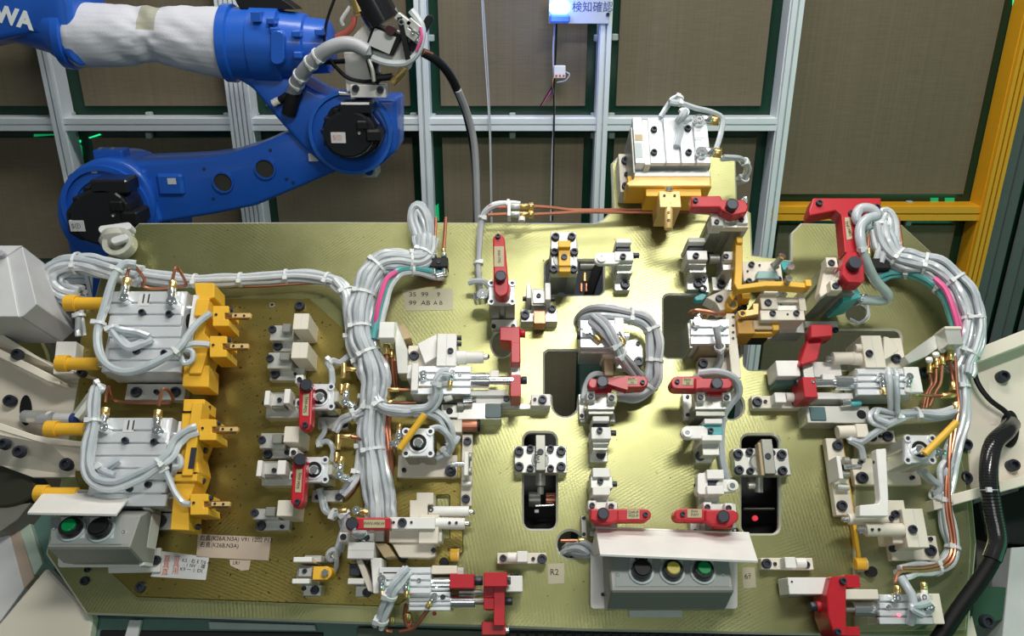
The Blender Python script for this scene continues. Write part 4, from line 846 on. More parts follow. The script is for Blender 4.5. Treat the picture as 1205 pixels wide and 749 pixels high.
box('red_plate', RED, 601.5, 403, 612, 427, 60, 88, o); rod('nut', BOLT, (613, 448, 52), (620, 448, 52), 5, ns=6); rod('nut', RED, (612, 393, 66), (618, 393, 66), 5, ns=6); bolt(602, 446.5, 78, 2.4, 2, 'w')
elbow(498, 440, 84, 1, 9, 4.5, False, L=8, m=CHROME, hh=16); elbow(532, 439, 82, -2, 12, 4, True, L=10, m=CHROME, hh=14); bolt(541, 441, 70, 2.4, 2, 'w')
for i, x in enumerate((504, 523)): rod('white_nut', WHITE, (x, 470, 60), (x+9, 467, 62), 4.5, ns=6)
rod('push_fitting', BRASS, (493, 458, 60), (503, 457, 60), 4, ns=6); rod('push_fitting', PYEL, (534, 467, 40), (546, 466, 40), 3.6, ns=8)
thing('rest_block', 'small white rest block with one bolt between cylinder and central opening', 'locator', 638, 480, 0)
box('block', WHITE, 625, 464, 648, 478, 0, 34); bolt(638.6, 469.8, 34, 5, 7); bolt(629.5, 470, 34, 2, 3); box('side_rail', STEEL, 590, 475, 645, 482, 0, 18)
thing('rest_block', 'steel rest plate with dark urethane square below the level silver cylinder', 'locator', 565, 494, 0)
box('plate', STEEL, 538, 474, 590, 494, 0, 40); box('urethane_square', mat('dark_urethane', (.05, .09, .09), .35), 571, 475, 590, 492, 36, 42.5); disc('lamp_hole', DARK, 529, 484, 36, 41, 4); box('ear', STEEL, 519, 476, 540, 492, 0, 40)
rod('set_screw', CHROME, (545, 473, 50), (556, 472, 50), 5); rod('set_screw', DSTEEL, (538, 478, 46), (546, 478, 46), 5)
pinobj = thing('spring_pin', 'copper-coloured spring plunger in a white hexagon block', 'pin', 545, 512, SP)
box('hex_block', CREAM, 530, 494, 543.5, 509, SP, 44); rod('copper_sleeve', COPPER, (543, 501.5, 34), (562, 501.5, 34), 6.8, ns=20); rod('sleeve_cap', DARK, (562, 501.5, 34), (565, 501.5, 34), 7)
def railstop(lab, r, bs, hw, tie):
    thing('stop_rail', lab, 'rail', (r[0]+r[2])/2, r[3], SP)
    box('rail_bar', CREAM, *r, SP, SP+16)
    for x, y, q in bs: bolt(x, y, SP+16, q, 7)
    x0, y0, x1, y1 = hw; ym = (y0+y1)/2
    box('stop_block', WHITE, x0+4, y0-4, x0+9, y1+4, SP+10, SP+52); rod('stop_screw', CHROME, tie[0], tie[1], 3); rod('adjuster', DSTEEL, (x0+10, y0+2, SP+30), (x1, y0+2, SP+30), 5); rod('adjuster', DSTEEL, (x0+8, y1-1, SP+30), (x1, y1-1, SP+30), 5); box('slot', DARK, x0+9, y0, x1-2, y1, SP+16, SP+20)
    rod('cross_pin', STEEL, (x0+2, y1+14, SP+24), (x1, y1+14, SP+24), 4)
railstop('cream stop rail with two bolts right of the left yellow rod clamp', (543, 511, 555.5, 596), ((550, 519, 4.6), (548, 587, 5)), (542, 536, 555, 556), ((530, 547, 50), (548, 547, 50)))
railstop('cream stop rail with yellow edge at the left of the right yellow rod clamp', (978, 516, 998, 607), ((987, 524, 6), (992, 595, 6)), (982, 541, 999, 560), ((994, 550, 50), (1013, 550, 50)))
box('yellow_edge', YEL, 999, 512, 1003, 660, SP-8, SP+6)
# o. right mirror
thing('slide_cylinder', 'level silver cylinder with red bracket beside the right-hand opening', 'air cylinder', 1040, 470, 0)
box('base_plate', CREAM, 1038, 398, 1064, 434, 0, 36); bolt(1056, 421.5, 36, 5.6, 7); bolt(1068, 432, 10, 3, 5); slab('gusset', CREAM, [(1040, 396), (1046, 397), (1058, 412), (1048, 420), (1040, 424)], 30, 60)
box('bracket', CREAM, 1016, 395, 1040, 433, 10, 74); bolt(1024, 415.5, 74, 4.2, 5); box('bracket_joint', LGREY, 1028, 396, 1029, 432, 70, 74.4, bev=0); rod('stop_screw', CREAM, (1006, 410, 66), (1016, 410, 66), 5)
rod('pin_collar', CREAM, (1002, 422, 58), (1016, 423, 58), 8, ns=20); pinset((1004, 422), (979, 422), (973, 422.5), 7.4, 58, CREAM)
grooved('cylinder_body', ALU, 1009, 434, 1066, 465, 10, 70, 4); box('end_cap', WHITE, 1066, 432, 1084, 462, 10, 74)
rod('barrel_tube', CHROME, (1010, 451, 52), (981, 451, 52), 9); rod('piston', CHROME, (982, 451, 52), (958, 451, 52), 5); box('guide_bar', WHITE, 957, 426, 990, 444, 20, 46); box('guide_bar', WHITE, 962, 462, 1004, 470, 10, 46); box('guide_bar', WHITE, 968, 440, 984, 447, 30, 56)
o = box('red_foot', RED, 945.5, 444, 961, 468, 24, 78, label='red L bracket'); box('bracket_link', STEEL, 945, 429, 958, 445, 20, 60); slab('red_arm', RED, [(954, 383), (980, 382), (980, 397), (968, 400), (962, 424), (944, 430), (941, 428), (950, 402), (954, 398)], 46, 74, o, bev=.0015)
slab('red_arm_top', RED, [(954, 382), (980, 382), (980, 396), (954, 398)], 70, 88, o, bev=.0015); rod('nut', BOLT, (936, 451, 52), (946, 451, 52), 5, ns=6); bolt(957, 449, 78, 2, 2, 'w')
elbow(1038, 443, 84, 2, 14, 4.5, True, L=14, m=CHROME, hh=14); elbow(1071, 443, 84, -2, 12, 4.5, False, L=12, m=CHROME, hh=14); rod('white_nut', WHITE, (1069, 455, 70), (1068, 463, 70), 4.5, ns=8)
thing('backing_block', 'plain white square block left of the right-hand red bracket', 'block', 928, 445, 0)
box('block', WHITE, 914, 424.5, 941, 443, 10, 60); box('block_base', GREENW, 913, 441, 944, 452, 0, 40)
thing('rest_block', 'steel rest plate with teal square below the right level cylinder', 'locator', 970, 498, 0)
box('plate', STEEL, 949, 478, 1024, 498, 0, 40); box('urethane_square', mat('teal_urethane', (.08, .15, .16), .35), 953.5, 479, 972, 495, 36, 42.5); rod('set_screw', CYAN, (1001, 476, 50), (1013, 475, 50), 3); rod('set_screw', CHROME, (990, 475, 48), (1000, 474, 48), 5); disc('lamp_hole', DARK, 1014, 488, 36, 41, 5.5)
thing('spring_pin', 'cream spring plunger in a hexagon block at the right rail', 'pin', 1010, 519, SP)
box('hex_block', CREAM, 1008, 499, 1022, 515, SP, 48); rod('sleeve', CREAM, (1009, 508, 36), (985, 509, 36), 7.6, ns=20)
thing('rest_block', 'small cream base with two bolts beside the right spring plunger', 'locator', 1038, 522, SP)
box('block', CREAM, 1023, 507, 1053, 521, SP, 26); bolt(1046, 513.5, 26, 6, 7); bolt(1028, 515, 26, 4.6, 6); bolt(1036, 513.5, 26, 2, 3)
# level rests (bolt, stub and square head)
def rest(lab, x0, y0, x1, y1, bl, bs, head, stub, z=0):
    thing('rest_pin', lab, 'pin', (x0+x1)/2, y1, z)
    box('base', CREAM, x0, y0, x1, y1, z, z+18)
    bolt(bl[0], bl[1], z+18, 5.6, 7); bolt(bs[0], bs[1], z+18, 2.2, 3); box('square_head', WHITE, *head, z+10, z+42); rod('stub', WHITE, (stub[0], stub[1], z+28), (stub[2], stub[3], z+28), 5.8); 
rest('level rest pin with square head left of the lower left slot', 585, 651, 643, 664, (638, 658), (627.5, 658), (608.5, 649, 621, 662), (597, 656.5, 609, 656.5)); bolt(592, 657, 18, 4, 6)
rest('level rest pin right of the three-button box', 896, 657, 957, 671, (903, 663.5), (912.5, 664), (924, 656, 937, 669), (936, 663, 948, 663)); bolt(950, 665, 18, 4, 6)
rest('level rest pin beside the round opening right of centre', 885, 466, 944, 481, (892, 472.5), (901, 472.5), (912, 462, 925, 474), (924, 468, 935, 468)); bolt(937.5, 474, 18, 4.4, 6)
# p. bottom left cylinders
thing('slide_cylinder', 'pair of level silver cylinders with dark red bracket at the bottom edge', 'air cylinder', 520, 720, 0)
grooved('cylinder_body', ALU, 446, 668, 507, 699, 0, 74, 4); grooved('cylinder_body', ALU, 481, 697, 530, 719, 0, 60, 4); box('sticker', PAPER, 449, 669, 476, 680, 74, 74.6, bev=0); text('▬▬▬▬', 451, 674, 74.9, 4, INK)
rod('barrel_tube', CHROME, (507, 688, 50), (530, 688, 50), 8); rod('barrel_tube', CHROME, (529, 708, 44), (559, 708, 44), 7.4); rod('piston', DSTEEL, (558, 708, 44), (572, 708, 44), 4)
box('guide_plate', CREAM, 508, 666, 538, 676, 10, 60); box('guide_plate', STEEL, 537, 668, 546, 677, 10, 50)
o = box('red_block', RED, 529, 676, 558, 693, 20, 76, label='red block'); rod('nut', BOLT, (557, 684, 50), (568, 684, 50), 6, ns=6); rod('piston', DSTEEL, (540, 697, 46), (572, 697, 46), 3)
o = box('red_bracket', RED, 581, 674, 594, 737, 20, 72, label='dark red bracket'); box('red_tab', RED, 569, 674, 597, 691, 40, 86, o); box('red_tab', RED, 569, 690, 583, 704, 20, 64, o); box('red_tab', RED, 569, 704, 584, 718, 20, 70, o); box('red_foot', DRED, 567, 732, 595, 748, 0, 60, o)
bolt(597, 685, 70, 3, 5); rod('nut', CHROME, (584, 712, 52), (591, 712, 52), 6, ns=8); rod('nut', BOLT, (596, 684, 60), (601, 684, 60), 5, ns=6); rod('nut', BOLT, (594, 708, 40), (603, 708, 40), 5, ns=6); rod('tip', CHROME, (594, 742, 30), (599, 742, 30), 4)
bolt(493, 683.5, 74, 3, 2, 'w'); bolt(521, 703, 60, 3, 2); disc('red_lamp', RED, 511, 722.5, 30, 40, 2.4)
for x in (449, 478): elbow(x, 682, 88, .5, 14, 5, True, L=14, m=CHROME, hh=14)
elbow(511, 702, 74, -6, 10, 4, True, L=8, m=CHROME, hh=14)
thing('backing_block', 'plain white square block right of the dark red bracket', 'block', 606, 700, 0); box('block', WHITE, 595, 678, 615, 697, 10, 50); box('block_foot', DARK, 600, 676, 610, 680, 0, 30)
thing('roller_stop', 'short yellow roller stop on the lower left plate', 'stop', 534, 662, SP); rod('roller', YEL, (530, 653.5, 26), (540, 653.5, 26), 7, ns=20); rod('roller_rim', PYEL, (538, 653.5, 26), (540.5, 653.5, 26), 7.4); box('foot', DSTEEL, 531, 655, 539, 662, SP, 20)
thing('roller_stop', 'short yellow roller stop above the bottom right cylinder', 'stop', 1013, 672, SP); rod('roller', YEL, (1006, 664, 26), (1019, 664, 26), 7, ns=20); rod('roller_rim', PYEL, (1017, 664, 26), (1019.5, 664, 26), 7.4); box('foot', DSTEEL, 1008, 666, 1018, 673, SP, 20)
thing('plug', 'black rubber plug beside the lower left yellow roller', 'plug', 522, 662, SP); disc('plug_head', DARK, 522, 662, SP, SP+14, 5.5)
thing('plug', 'black rubber plug beside the right yellow roller', 'plug', 1027, 673, SP); disc('plug_head', DARK, 1027, 673, SP, SP+14, 6)
# q. bottom right
thing('slide_cylinder', 'level silver cylinder with dark red bracket at the bottom right corner', 'air cylinder', 1060, 738, SP)
grooved('cylinder_body', ALU, 1035, 700, 1098, 735, SP, 66, 4); box('end_cap', CREAM, 1096, 699, 1109, 735, SP, 66); rod('barrel_tube', CHROME, (1003, 717.5, 46), (1034, 717.5, 46), 8.4); rod('collar', DSTEEL, (1030, 717.5, 46), (1036, 717.5, 46), 9.5); rod('piston', DSTEEL, (994, 717.5, 46), (1004, 717.5, 46), 4)
box('guide_plate', CREAM, 993, 694, 1034, 706, SP, 70); o = slab('red_bracket', RED, [(978, 679), (996, 678), (996, 749), (983, 749), (975, 728), (973, 700)], 20, 76, bev=.0015, label='dark red bracket'); box('red_tab', RED, 995, 677, 1012, 692, 20, 66, o); rod('nut', DRED, (960, 714, 46), (975, 714, 46), 6.5, o); rod('nut', BOLT, (953, 714, 46), (961, 714, 46), 6, ns=6); bolt(993, 684, 76, 4, 6); bolt(987, 744, 76, 4, 6); box('red_foot', RED, 985, 738, 1012, 749, SP, 60, o)
bolt(1046, 715, 66, 3, 2, 'w'); disc('lamp', mat('red_led', (.8, .1, .15), .3, emit=(1, .15, .2), estr=2), 1058.5, 724.5, 66, 68, 2); elbow(1056, 704, 80, 0, -4, 5, True, L=5, m=CHROME, hh=14); elbow(1088, 703, 78, -.5, -10, 5, True, L=8, m=WHITE, hh=14); elbow(1096, 715, 76, 4, 3, 4, False, L=4, m=CHROME, hh=10)
thing('backing_block', 'long white plate left of the bottom right dark red bracket', 'block', 950, 705, 0); box('block', WHITE, 928, 680, 977, 700, 10, 56); box('block_foot', DSTEEL, 927, 699, 942, 703, 0, 40); bolt(932, 685, 56, 1.2, 1)
# pin stands
thing('pin_stand', 'white pin stand with two chrome-tipped pins left of the lower slot', 'pin stand', 500, 655, SP)
slab('back_plate', CREAM, [(490, 580), (510, 580), (510, 594), (503, 594), (503, 624), (482, 624), (482, 589), (490, 589)], SP, 62); box('cross_bar', WHITE, 457, 609, 512, 623, 30, 74); bolt(473, 615, 74, 5.2, 7); bolt(463, 615, 74, 1.6, 2); bolt(484, 615, 74, 1.6, 2)
box('yoke', CREAM, 493, 606, 516, 640, SP, 66); pinset((505, 602.5), (552, 602.5), (557, 603.5), 6.4, 46); pinset((512, 616), (547, 617), (552, 617), 6.8, 60, WHITE, (529, 537)); bolt(507, 600, 50, 3, 6)
box('lower_box', CREAM, 458, 623, 493, 639, SP, 50); slab('lower_arm', CREAM, [(461, 640), (494, 639), (512, 642), (512, 655), (505, 657), (470, 656)], SP, 44); box('pad', WHITE, 510, 625, 520, 638, SP, 54); disc('under_knob', DARK, 474, 656, SP, 26, 6); bolt(510, 648, 44, 3, 5)
text('IIX', 464, 622, 51, 3, INK)
thing('pin_stand', 'cream pin stand with L-shaped arm and two pins at the lower right', 'pin stand', 1070, 660, SP)
box('base', CREAM, 1048, 631, 1104, 660, SP, 26); bolt(1097, 648, 26, 6.4, 8); bolt(1096, 634.5, 26, 2.6, 4); bolt(1052, 646, 26, 4, 7)
slab('arm', WHITE, [(1031, 529), (1043, 528), (1046, 594), (1046, 608), (1012, 608), (1012, 595), (1034, 593), (1036, 588)], 74, 92, bev=.0012, label='white L-shaped arm'); box('yoke', CREAM, 1047, 589, 1068, 640, SP, 60); box('block', CREAM, 1065, 599, 1090, 645, SP, 74); box('block_joint', LGREY, 1078, 600, 1079, 644, 70, 74.4, bev=0); bolt(1075.5, 623, 74, 5, 6)
pinset((1045, 611), (998, 611.5), (992, 612), 6.6, 56, CREAM); pinset((1062, 624), (1018, 624), (1010, 624.5), 7.8, 66, CREAM, (1027, 1035)); bolt(1055, 605, 60, 4.5, 7); bolt(1050, 610, 60, 3.5, 7); bolt(1066, 642, 30, 3.4, 8); rod('arm_boss', BOLT, (1028, 545, 80), (1032, 545, 80), 3)
# white frame at lower left
thing('angle_support', 'white angular support frame with wedge leg left of the bottom cylinders', 'frame', 428, 690, SP)
box('top_bar', WHITE, 409, 638, 440, 658, SP, 70); box('top_joint', LGREY, 410, 647.4, 440, 648.4, 66, 70.3, bev=0); slab('leg', WHITE, [(436, 657), (449, 657), (449, 699), (439, 699)], 20, 68); slab('brace', CREAM, [(419, 660), (426, 659), (439, 690), (439, 698), (433, 696)], 20, 56); slab('filler', TANPL, [(441, 640), (455, 640), (465, 655), (452, 657)], SP, 60)
box('lower_pad', WHITE, 409, 681, 428, 688, SP, 60); box('dark_block', BOLT, 411, 664, 424, 678, SP, 46); bolt(430, 660, 40, 5, 6); bolt(431, 698, 26, 5, 7); box('base', STEEL, 418, 690, 434, 703, SP, 24)
# small cylinder in the hose arch
thing('slide_cylinder', 'compact silver cylinder tucked inside the hose arch above the central opening', 'air cylinder', 712, 430, 0)
grooved('cylinder_body', ALU, 683, 377, 725, 409, 14, 70, 3); box('front_face', STEEL, 683, 405, 722, 416, 0, 56); box('end_cap', WHITE, 724, 374, 735, 414, 10, 74); rod('guide_rod', BOLT, (679, 395, 50), (685, 395, 50), 5); box('end_stop', CHROME, 735, 392, 741, 396, 30, 60)
slab('bracket', STEEL, [(724, 404), (750, 398), (757, 410), (757, 424), (748, 434), (724, 434)], 0, 20); bolt(752, 425, 20, 6, 7); bolt(751, 404, 20, 2.6, 4); bolt(736, 426, 20, 2.4, 4); box('cream_leg', CREAM, 709, 416, 724, 420, 0, 50); box('tan_leg', TANPL, 711, 420, 722, 442, 0, 40)
elbow(691, 388, 84, 8, 7, 5, True, L=12, m=CHROME, hh=14); elbow(724, 388, 84, 5, 9, 5, True, L=12, m=CHROME, hh=14)
box('frame_leg', GREENW, 683, 415, 708, 470, -60, -30)
# middle right cluster
thing('slide_cylinder', 'compact silver cylinder standing in the right upper opening', 'air cylinder', 834, 412, -10)
grooved('cylinder_body', ALU, 813, 376, 858, 405, -10, 66, 3); box('foot', TANPL, 822, 402, 858, 412, -10, 50); box('end_cap', DSTEEL, 810, 380, 814, 410, -10, 60); elbow(821, 378, 82, 2, -8, 5, False, L=8, m=CHROME, hh=14); elbow(852, 381, 80, 2, 4, 4, False, L=5, m=CHROME, hh=14)
tube('copper_arch', COPPER, [(812, 369, 60), (818, 366, 76), (830, 367, 78), (845, 370, 76), (852, 370, 60)], 4); box('top_clamp', BRASS, 822, 365, 836, 370, 50, 72)
thing('support_post', 'narrow white upright strip with four screws right of the compact cylinder', 'post', 863, 445, 0)
box('strip', CREAM, 857.5, 369, 868.5, 445, 0, 44)
for y in (373, 383, 391, 398): bolt(863, y, 44, 1.5, 2)
thing('mounting_block', 'small cream foot plate with one bolt above the left-pointing red lever', 'base', 838, 442, 0)
slab('foot', CREAM, rrect(822, 421, 870, 442, 3), 0, 20); bolt(828, 427.5, 20, 5.4, 7); bolt(844, 428, 20, 2, 3)
thing('bracket', 'cream angle bracket with one bolt left of the yellow gripper', 'bracket', 845, 362, 0)
slab('plate', CREAM, [(831, 350), (852, 341), (862, 343), (862, 362), (848, 366), (842, 356)], 0, 34); bolt(847, 350.5, 34, 4.4, 6); slab('cyan_tab', CYAN, [(817, 350), (826, 345), (832, 347), (828, 353), (819, 354)], 0, 16)
thing('gripper', 'yellow gripper with long bent arm and white actuator blocks', 'gripper', 905, 380, 0)
slab('upright_arm', YEL, [(866, 280), (874, 280), (874, 318), (873, 336), (868, 339), (864, 334), (865, 318)], 70, 92); box('upright_cap', YEL, 867, 278, 874, 286, 80, 98)
slab('long_arm', YEL, [(865, 336), (900, 331), (921, 331), (948, 333), (955, 329), (955, 337), (948, 339), (921, 337), (900, 337), (868, 341)], 72, 94); box('arm_end', YEL, 948, 329, 955, 337, 70, 98)
slab('diagonal_arm', YEL, [(858, 348), (867, 338), (872, 340), (862, 354)], 40, 70); disc('yellow_nut', YEL, 862, 358, 20, 50, 7.5, ns=6); disc('nut_bore', DSTEEL, 862, 358, 46, 51, 4.5); box('stub', YEL, 873, 341, 883, 352, 30, 60)
for x, y in ((878, 355), (876, 361)): bolt(x, y, 20, 4, 16)
slab('cross_link', PYEL, [(868, 366), (886, 364), (886, 357), (893, 357), (893, 370), (870, 374)], 40, 66); ring('link_bush', YEL, 874, 369, 66, 70, 4.5, 3); bolt(874, 369, 66, 2, 3)
box('yellow_body', mat('deep_yellow', (.45, .22, .02), .5), 868, 377, 888, 393, 0, 56); box('grey_body', TANPL, 885, 377, 909, 388, 0, 56); slab('yellow_tip', YEL, [(908, 379), (917, 380), (917, 389), (910, 389)], 10, 58); box('yellow_lower', YEL, 874, 390, 910, 393, 0, 50); box('dark_clamp', DARK, 875, 394, 904, 399, 0, 30); rod('plunger', CHROME, (902, 397, 30), (908, 396, 30), 3)
box('actuator', CREAM, 895, 346, 915, 364, 0, 66); bolt(904.6, 355.5, 66, 4.2, 5); box('actuator_arm', CREAM, 914, 350, 942, 356, 0, 64); box('actuator_face', STEEL, 914, 355, 940, 366, 0, 56); bolt(919, 357, 56, 1.6, 2); bolt(940, 361, 56, 1.6, 2); slab('cover', STEEL, [(901, 336), (917, 336), (928, 346), (915, 350), (898, 346)], 30, 60); box('strip', CREAM, 895, 365.5, 947, 377, 0, 70); bolt(910, 368, 70, 3.6, 5); bolt(938, 368, 70, 3.6, 5); bolt(927, 370, 70, 1.3, 1); box('lower_plate', STEEL, 916, 377, 946, 392, -10, 30); box('end_post', CREAM, 940, 344, 948, 366, 0, 68)
thing('bracket', 'white pivot plate with two chrome studs at the plate notch', 'bracket', 900, 331, 0)
box('plate', CREAM, 874, 308, 920, 331, 0, 30); slab('cyan_bar', mat('pale_cyan', (.25, .42, .42), .4), [(892, 319), (914, 319), (918, 328), (890, 328)], 28, 44); slab('cyan_tab', CYAN, [(918, 308), (930, 307), (932, 316), (922, 318)], 6, 20); bolt(885, 310.5, 30, 3.6, 6); bolt(882, 330, 30, 3.4, 6); bolt(894, 312, 30, 1.4, 2); bolt(880, 319, 30, 1.3, 2); box('end_bar', TANPL, 892, 327, 912, 334, 0, 40); disc('knob', CHROME, 931, 314, 20, 36, 4.5); bolt(917, 328, 30, 3.6, 6)
for a, b in (((911, 314, 40), (920.5, 301.5, 90)), ((921, 341, 64), (928.5, 327.5, 112))):
    o = rod('stud', DSTEEL, a, b, 3.6, ns=16); lathe('stud_head', CHROME, [(b[0]-.8, b[1]+1, b[2], 3), (b[0], b[1], b[2]+1, 4.4), (b[0]+.6, b[1]-.8, b[2]+4, 3.2)], o, 14); rod('stud_nut', CHROME, (a[0]-1, a[1]+1, a[2]-2), (a[0]+2, a[1]-2, a[2]+4), 5.5, o, ns=6)

# ------------------------------------------------------------------ push-button boxes
def button(x, y, h, r, lens=None, parent=None):
    o = disc('collar', COLLAR, x, y, h-3, h+3, r*1.24, parent); b = disc('bezel', GLOSS, x, y, h+2, h+16, r, o, 24, r1=r*.94)
    if lens: disc('lens', lens, x, y, h+14, h+18, r*.62, b)
    else: disc('cap', DARK, x, y, h+14, h+17, r*.8, b)
thing('push_button_box', 'three-button control box with black, yellow and green buttons under a white hood', 'control box', 782, 716, 0)
slab('back_plate', WHITE, rrect(695, 640, 868, 717, 4), 12, 18)
prism('enclosure', GBOX, 719, 864, [(645, 18), (650, 70), (655, 93), (693, 109), (697, 108), (717, 56), (719, 18)], bev=.003)
def onface(py): return 93+(py-655)/(693-655)*16
def fbutton(x, y, r, lens):
    # button seated square on the sloping face
    a = FR.pt(790, 655, 93); b = FR.pt(790, 693, 109); up = (a-b).normalized(); nrm = Vector((1, 0, 0)).cross(up).normalized()
    if nrm.z < 0: nrm = -nrm
    p = FR.pt(x, y, onface(y)); s = FR.mpp(x, y, 100)
    def cy(nm, m, z0, z1, r0, r1, par):
        vs, fs = sweep([p+nrm*z0, p+nrm*z1], [r0*s, r1*s], 24); return mk(nm, m, vs, fs, par, .0006, True)
    o = cy('collar', COLLAR, -.001, .004, r*1.25, r*1.22, None); bz = cy('bezel', GLOSS, .003, .014, r, r*.94, o); cy('lens' if lens else 'cap', lens or DARK, .013, .017, r*.66 if lens else r*.8, r*.6 if lens else r*.76, bz)
def facepatch(nm, m, x0, y0, x1, y1, lift=.6, par=None):
    return sheet(nm, m, [(x0, y1, onface(y1)+lift), (x1, y1, onface(y1)+lift), (x1, y0, onface(y0)+lift), (x0, y0, onface(y0)+lift)], .6, par)
facepatch('front_panel', PANEL, 724, 656, 858, 691, .3)
for x in (754.4, 790.7, 826.6): facepatch('legend_plate', mat('legend_grey', (.50, .53, .53), .5), x-13, 657, x+13, 682, .8)
for x, l in ((754.4, None), (790.7, YELBTN), (826.6, GRNBTN)): fbutton(x, 674.5, 12.4, l)
for x in (727, 851): bolt(x, 677, onface(677), 2.2, 2, 'w')
text('■■■■', 747, 658.5, onface(658.5)+2, 3.6, INK); text('■■■■', 819, 661, onface(661)+2, 3.6, INK)
sheet('hood', WHITE, [(701, 622, 60), (882, 629, 60), (892, 660, 134), (706, 652, 134)], 4, label='white sheet-metal hood')
sheet('hood_cheek', WHITE, [(701, 622, 58), (706, 652, 132), (698, 655, 40), (696, 645, 18)], 3)
sheet('hood_flange', WHITE, [(701, 622, 60), (882, 629, 60), (884, 642, 18), (699, 640, 18)], 3)
bolt(709.5, 700, 18, 2, 3); text('ー', 713, 644, 110, 5, INK)
thing('name_strip', 'blank white strip under the three-button box', 'strip', 770, 727, 0); box('strip', PAPER, 740, 716, 803, 727, 0, 4); bolt(749, 715, 0, 3, 6)
thing('push_button_box', 'two-button control box with green and black buttons under a white hood', 'control box', 115, 664, SP)
slab('back_plate', WHITE, rrect(68, 610, 172, 668, 3), SP+20, SP+24); slab('mounting_tab', WHITE, [(127, 650), (189, 645), (188, 674), (127, 675)], SP, SP+6); bolt(182, 659.5, SP+6, 5.6, 7)
slab('stand_off', DSTEEL, [(80, 620), (160, 620), (160, 660), (80, 660)], SP, SP+20)
prism('enclosure', GBOX, 55, 153, [(600, 34), (602, 80), (607, 102), (642, 118), (646, 117), (663, 70), (665, 34)], bev=.003)
def onface(py): return 102+(py-607)/(642-607)*16
def fb2(x, y, r, lens):
    a = FR.pt(100, 607, 102); b = FR.pt(100, 642, 118); up = (a-b).normalized(); nrm = Vector((1, 0, 0)).cross(up).normalized()
    if nrm.z < 0: nrm = -nrm
    p = FR.pt(x, y, onface(y)); s = FR.mpp(x, y, 100)
    def cy(nm, m, z0, z1, r0, r1, par):
        vs, fs = sweep([p+nrm*z0, p+nrm*z1], [r0*s, r1*s], 24); return mk(nm, m, vs, fs, par, .0006, True)
    o = cy('collar', COLLAR, -.001, .004, r*1.22, r*1.2, None); bz = cy('bezel', GLOSS, .003, .014, r, r*.94, o); cy('lens' if lens else 'cap', lens or DARK, .013, .017, r*.66 if lens else r*.8, r*.6 if lens else r*.76, bz)
facepatch('front_panel', PANEL, 60, 609, 143, 641, .3)
for x in (86, 120): facepatch('legend_plate', MATS['legend_grey'], x-14, 609, x+14, 634, .8)
fb2(86, 624.5, 12.8, GRNBTN); fb2(120, 625.5, 12.8, None)
for x, y in ((63, 623), (145.5, 626)): bolt(x, y, onface(y), 2.2, 2, 'w')
text('■■■■', 84, 608.8, onface(608.5)+2.5, 3.2, INK); text('■■■■', 117, 609.5, onface(609)+2.5, 3.2, INK)
sheet('hood', WHITE, [(53, 576.5, 64), (157, 578, 64), (137, 605, 142), (32, 603, 142)], 4, label='white sheet-metal hood')
slab('hood_cheek', WHITE, [(150, 581), (157, 578), (179, 601), (178.5, 610), (168.5, 666), (163, 667), (173, 610), (172, 603), (154, 586)], 34, 66, bev=.0008)
disc('knock_out', GBOX, 163, 634, 70, 84, 4); bolt(171, 622, 60, 2.2, 6)

# ------------------------------------------------------------------ handwriting, tapes and notes
def note(lab, m, pts, h, texts, name='tape_label', cat='label'):
    x = sum(p[0] for p in pts)/len(pts); y = max(p[1] for p in pts)
    thing(name, lab, cat, x, y, h); slab('sheet', m, pts, h, h+.5, bev=0)
    for t in texts: text(t[0], t[1], t[2], h+.8, t[3], t[4], rot=t[5] if len(t) > 5 else 0, sx=t[6] if len(t) > 6 else 1)
note('clear tape with handwritten numbers and letters below the black pipe joint', CTAPE, [(473, 341), (533, 340), (533, 365), (477, 366)], 0, [('35  99', 481, 347, 6.6, INK, 0, 1.15), ('99  AB', 481, 357, 6.6, INK, 0, 1.15)])
text('9', 514, 347, .8, 6.6, INK); text('A B', 510, 357, .8, 6, INK)
note('pinkish tape with two handwritten lines below the lowest tower locator', TAPE, [(233, 629), (319, 633), (316, 660), (231, 656)], SP, [('右直(K26A.N3A) V91 1202 P13', 235, 633.5, 5.6, INK, -2, .98), ('右直(K26B.N3A)', 235, 641.5, 5.6, INK, -2, .98)])
note('small scrap of tape under the pinkish handwritten tape', TAPE, [(270, 659), (295, 660), (293, 671), (284, 672), (271, 666)], SP, [('LR1', 274, 663, 4.5, INK)])
note('white paper note with red and black writing beside the two-button box', PAPER, [(190, 649), (246, 656), (242, 683), (177, 679)], SP, [('直\n具\n直', 191, 666, 7, REDINK), ('治\n具\n用', 203, 665, 7, REDINK, 2), ('K5 : 右 E 7/6 m\n  : 1 NV  : 確\nK9 ー 1: EX', 213, 665, 4.6, INK, -5)], 'paper_note', 'note')
note('clear tape marked R2 above the bottom edge', CTAPE, [(644, 664), (664, 663), (664, 687), (645, 688)], 0, [('R2', 647, 674, 8, INK)])
note('clear tape with small marks right of the three-button box', CTAPE, [(873, 668), (888, 668), (890, 692), (875, 693)], 0, [('6ﾃ', 876, 679, 7, INK)])

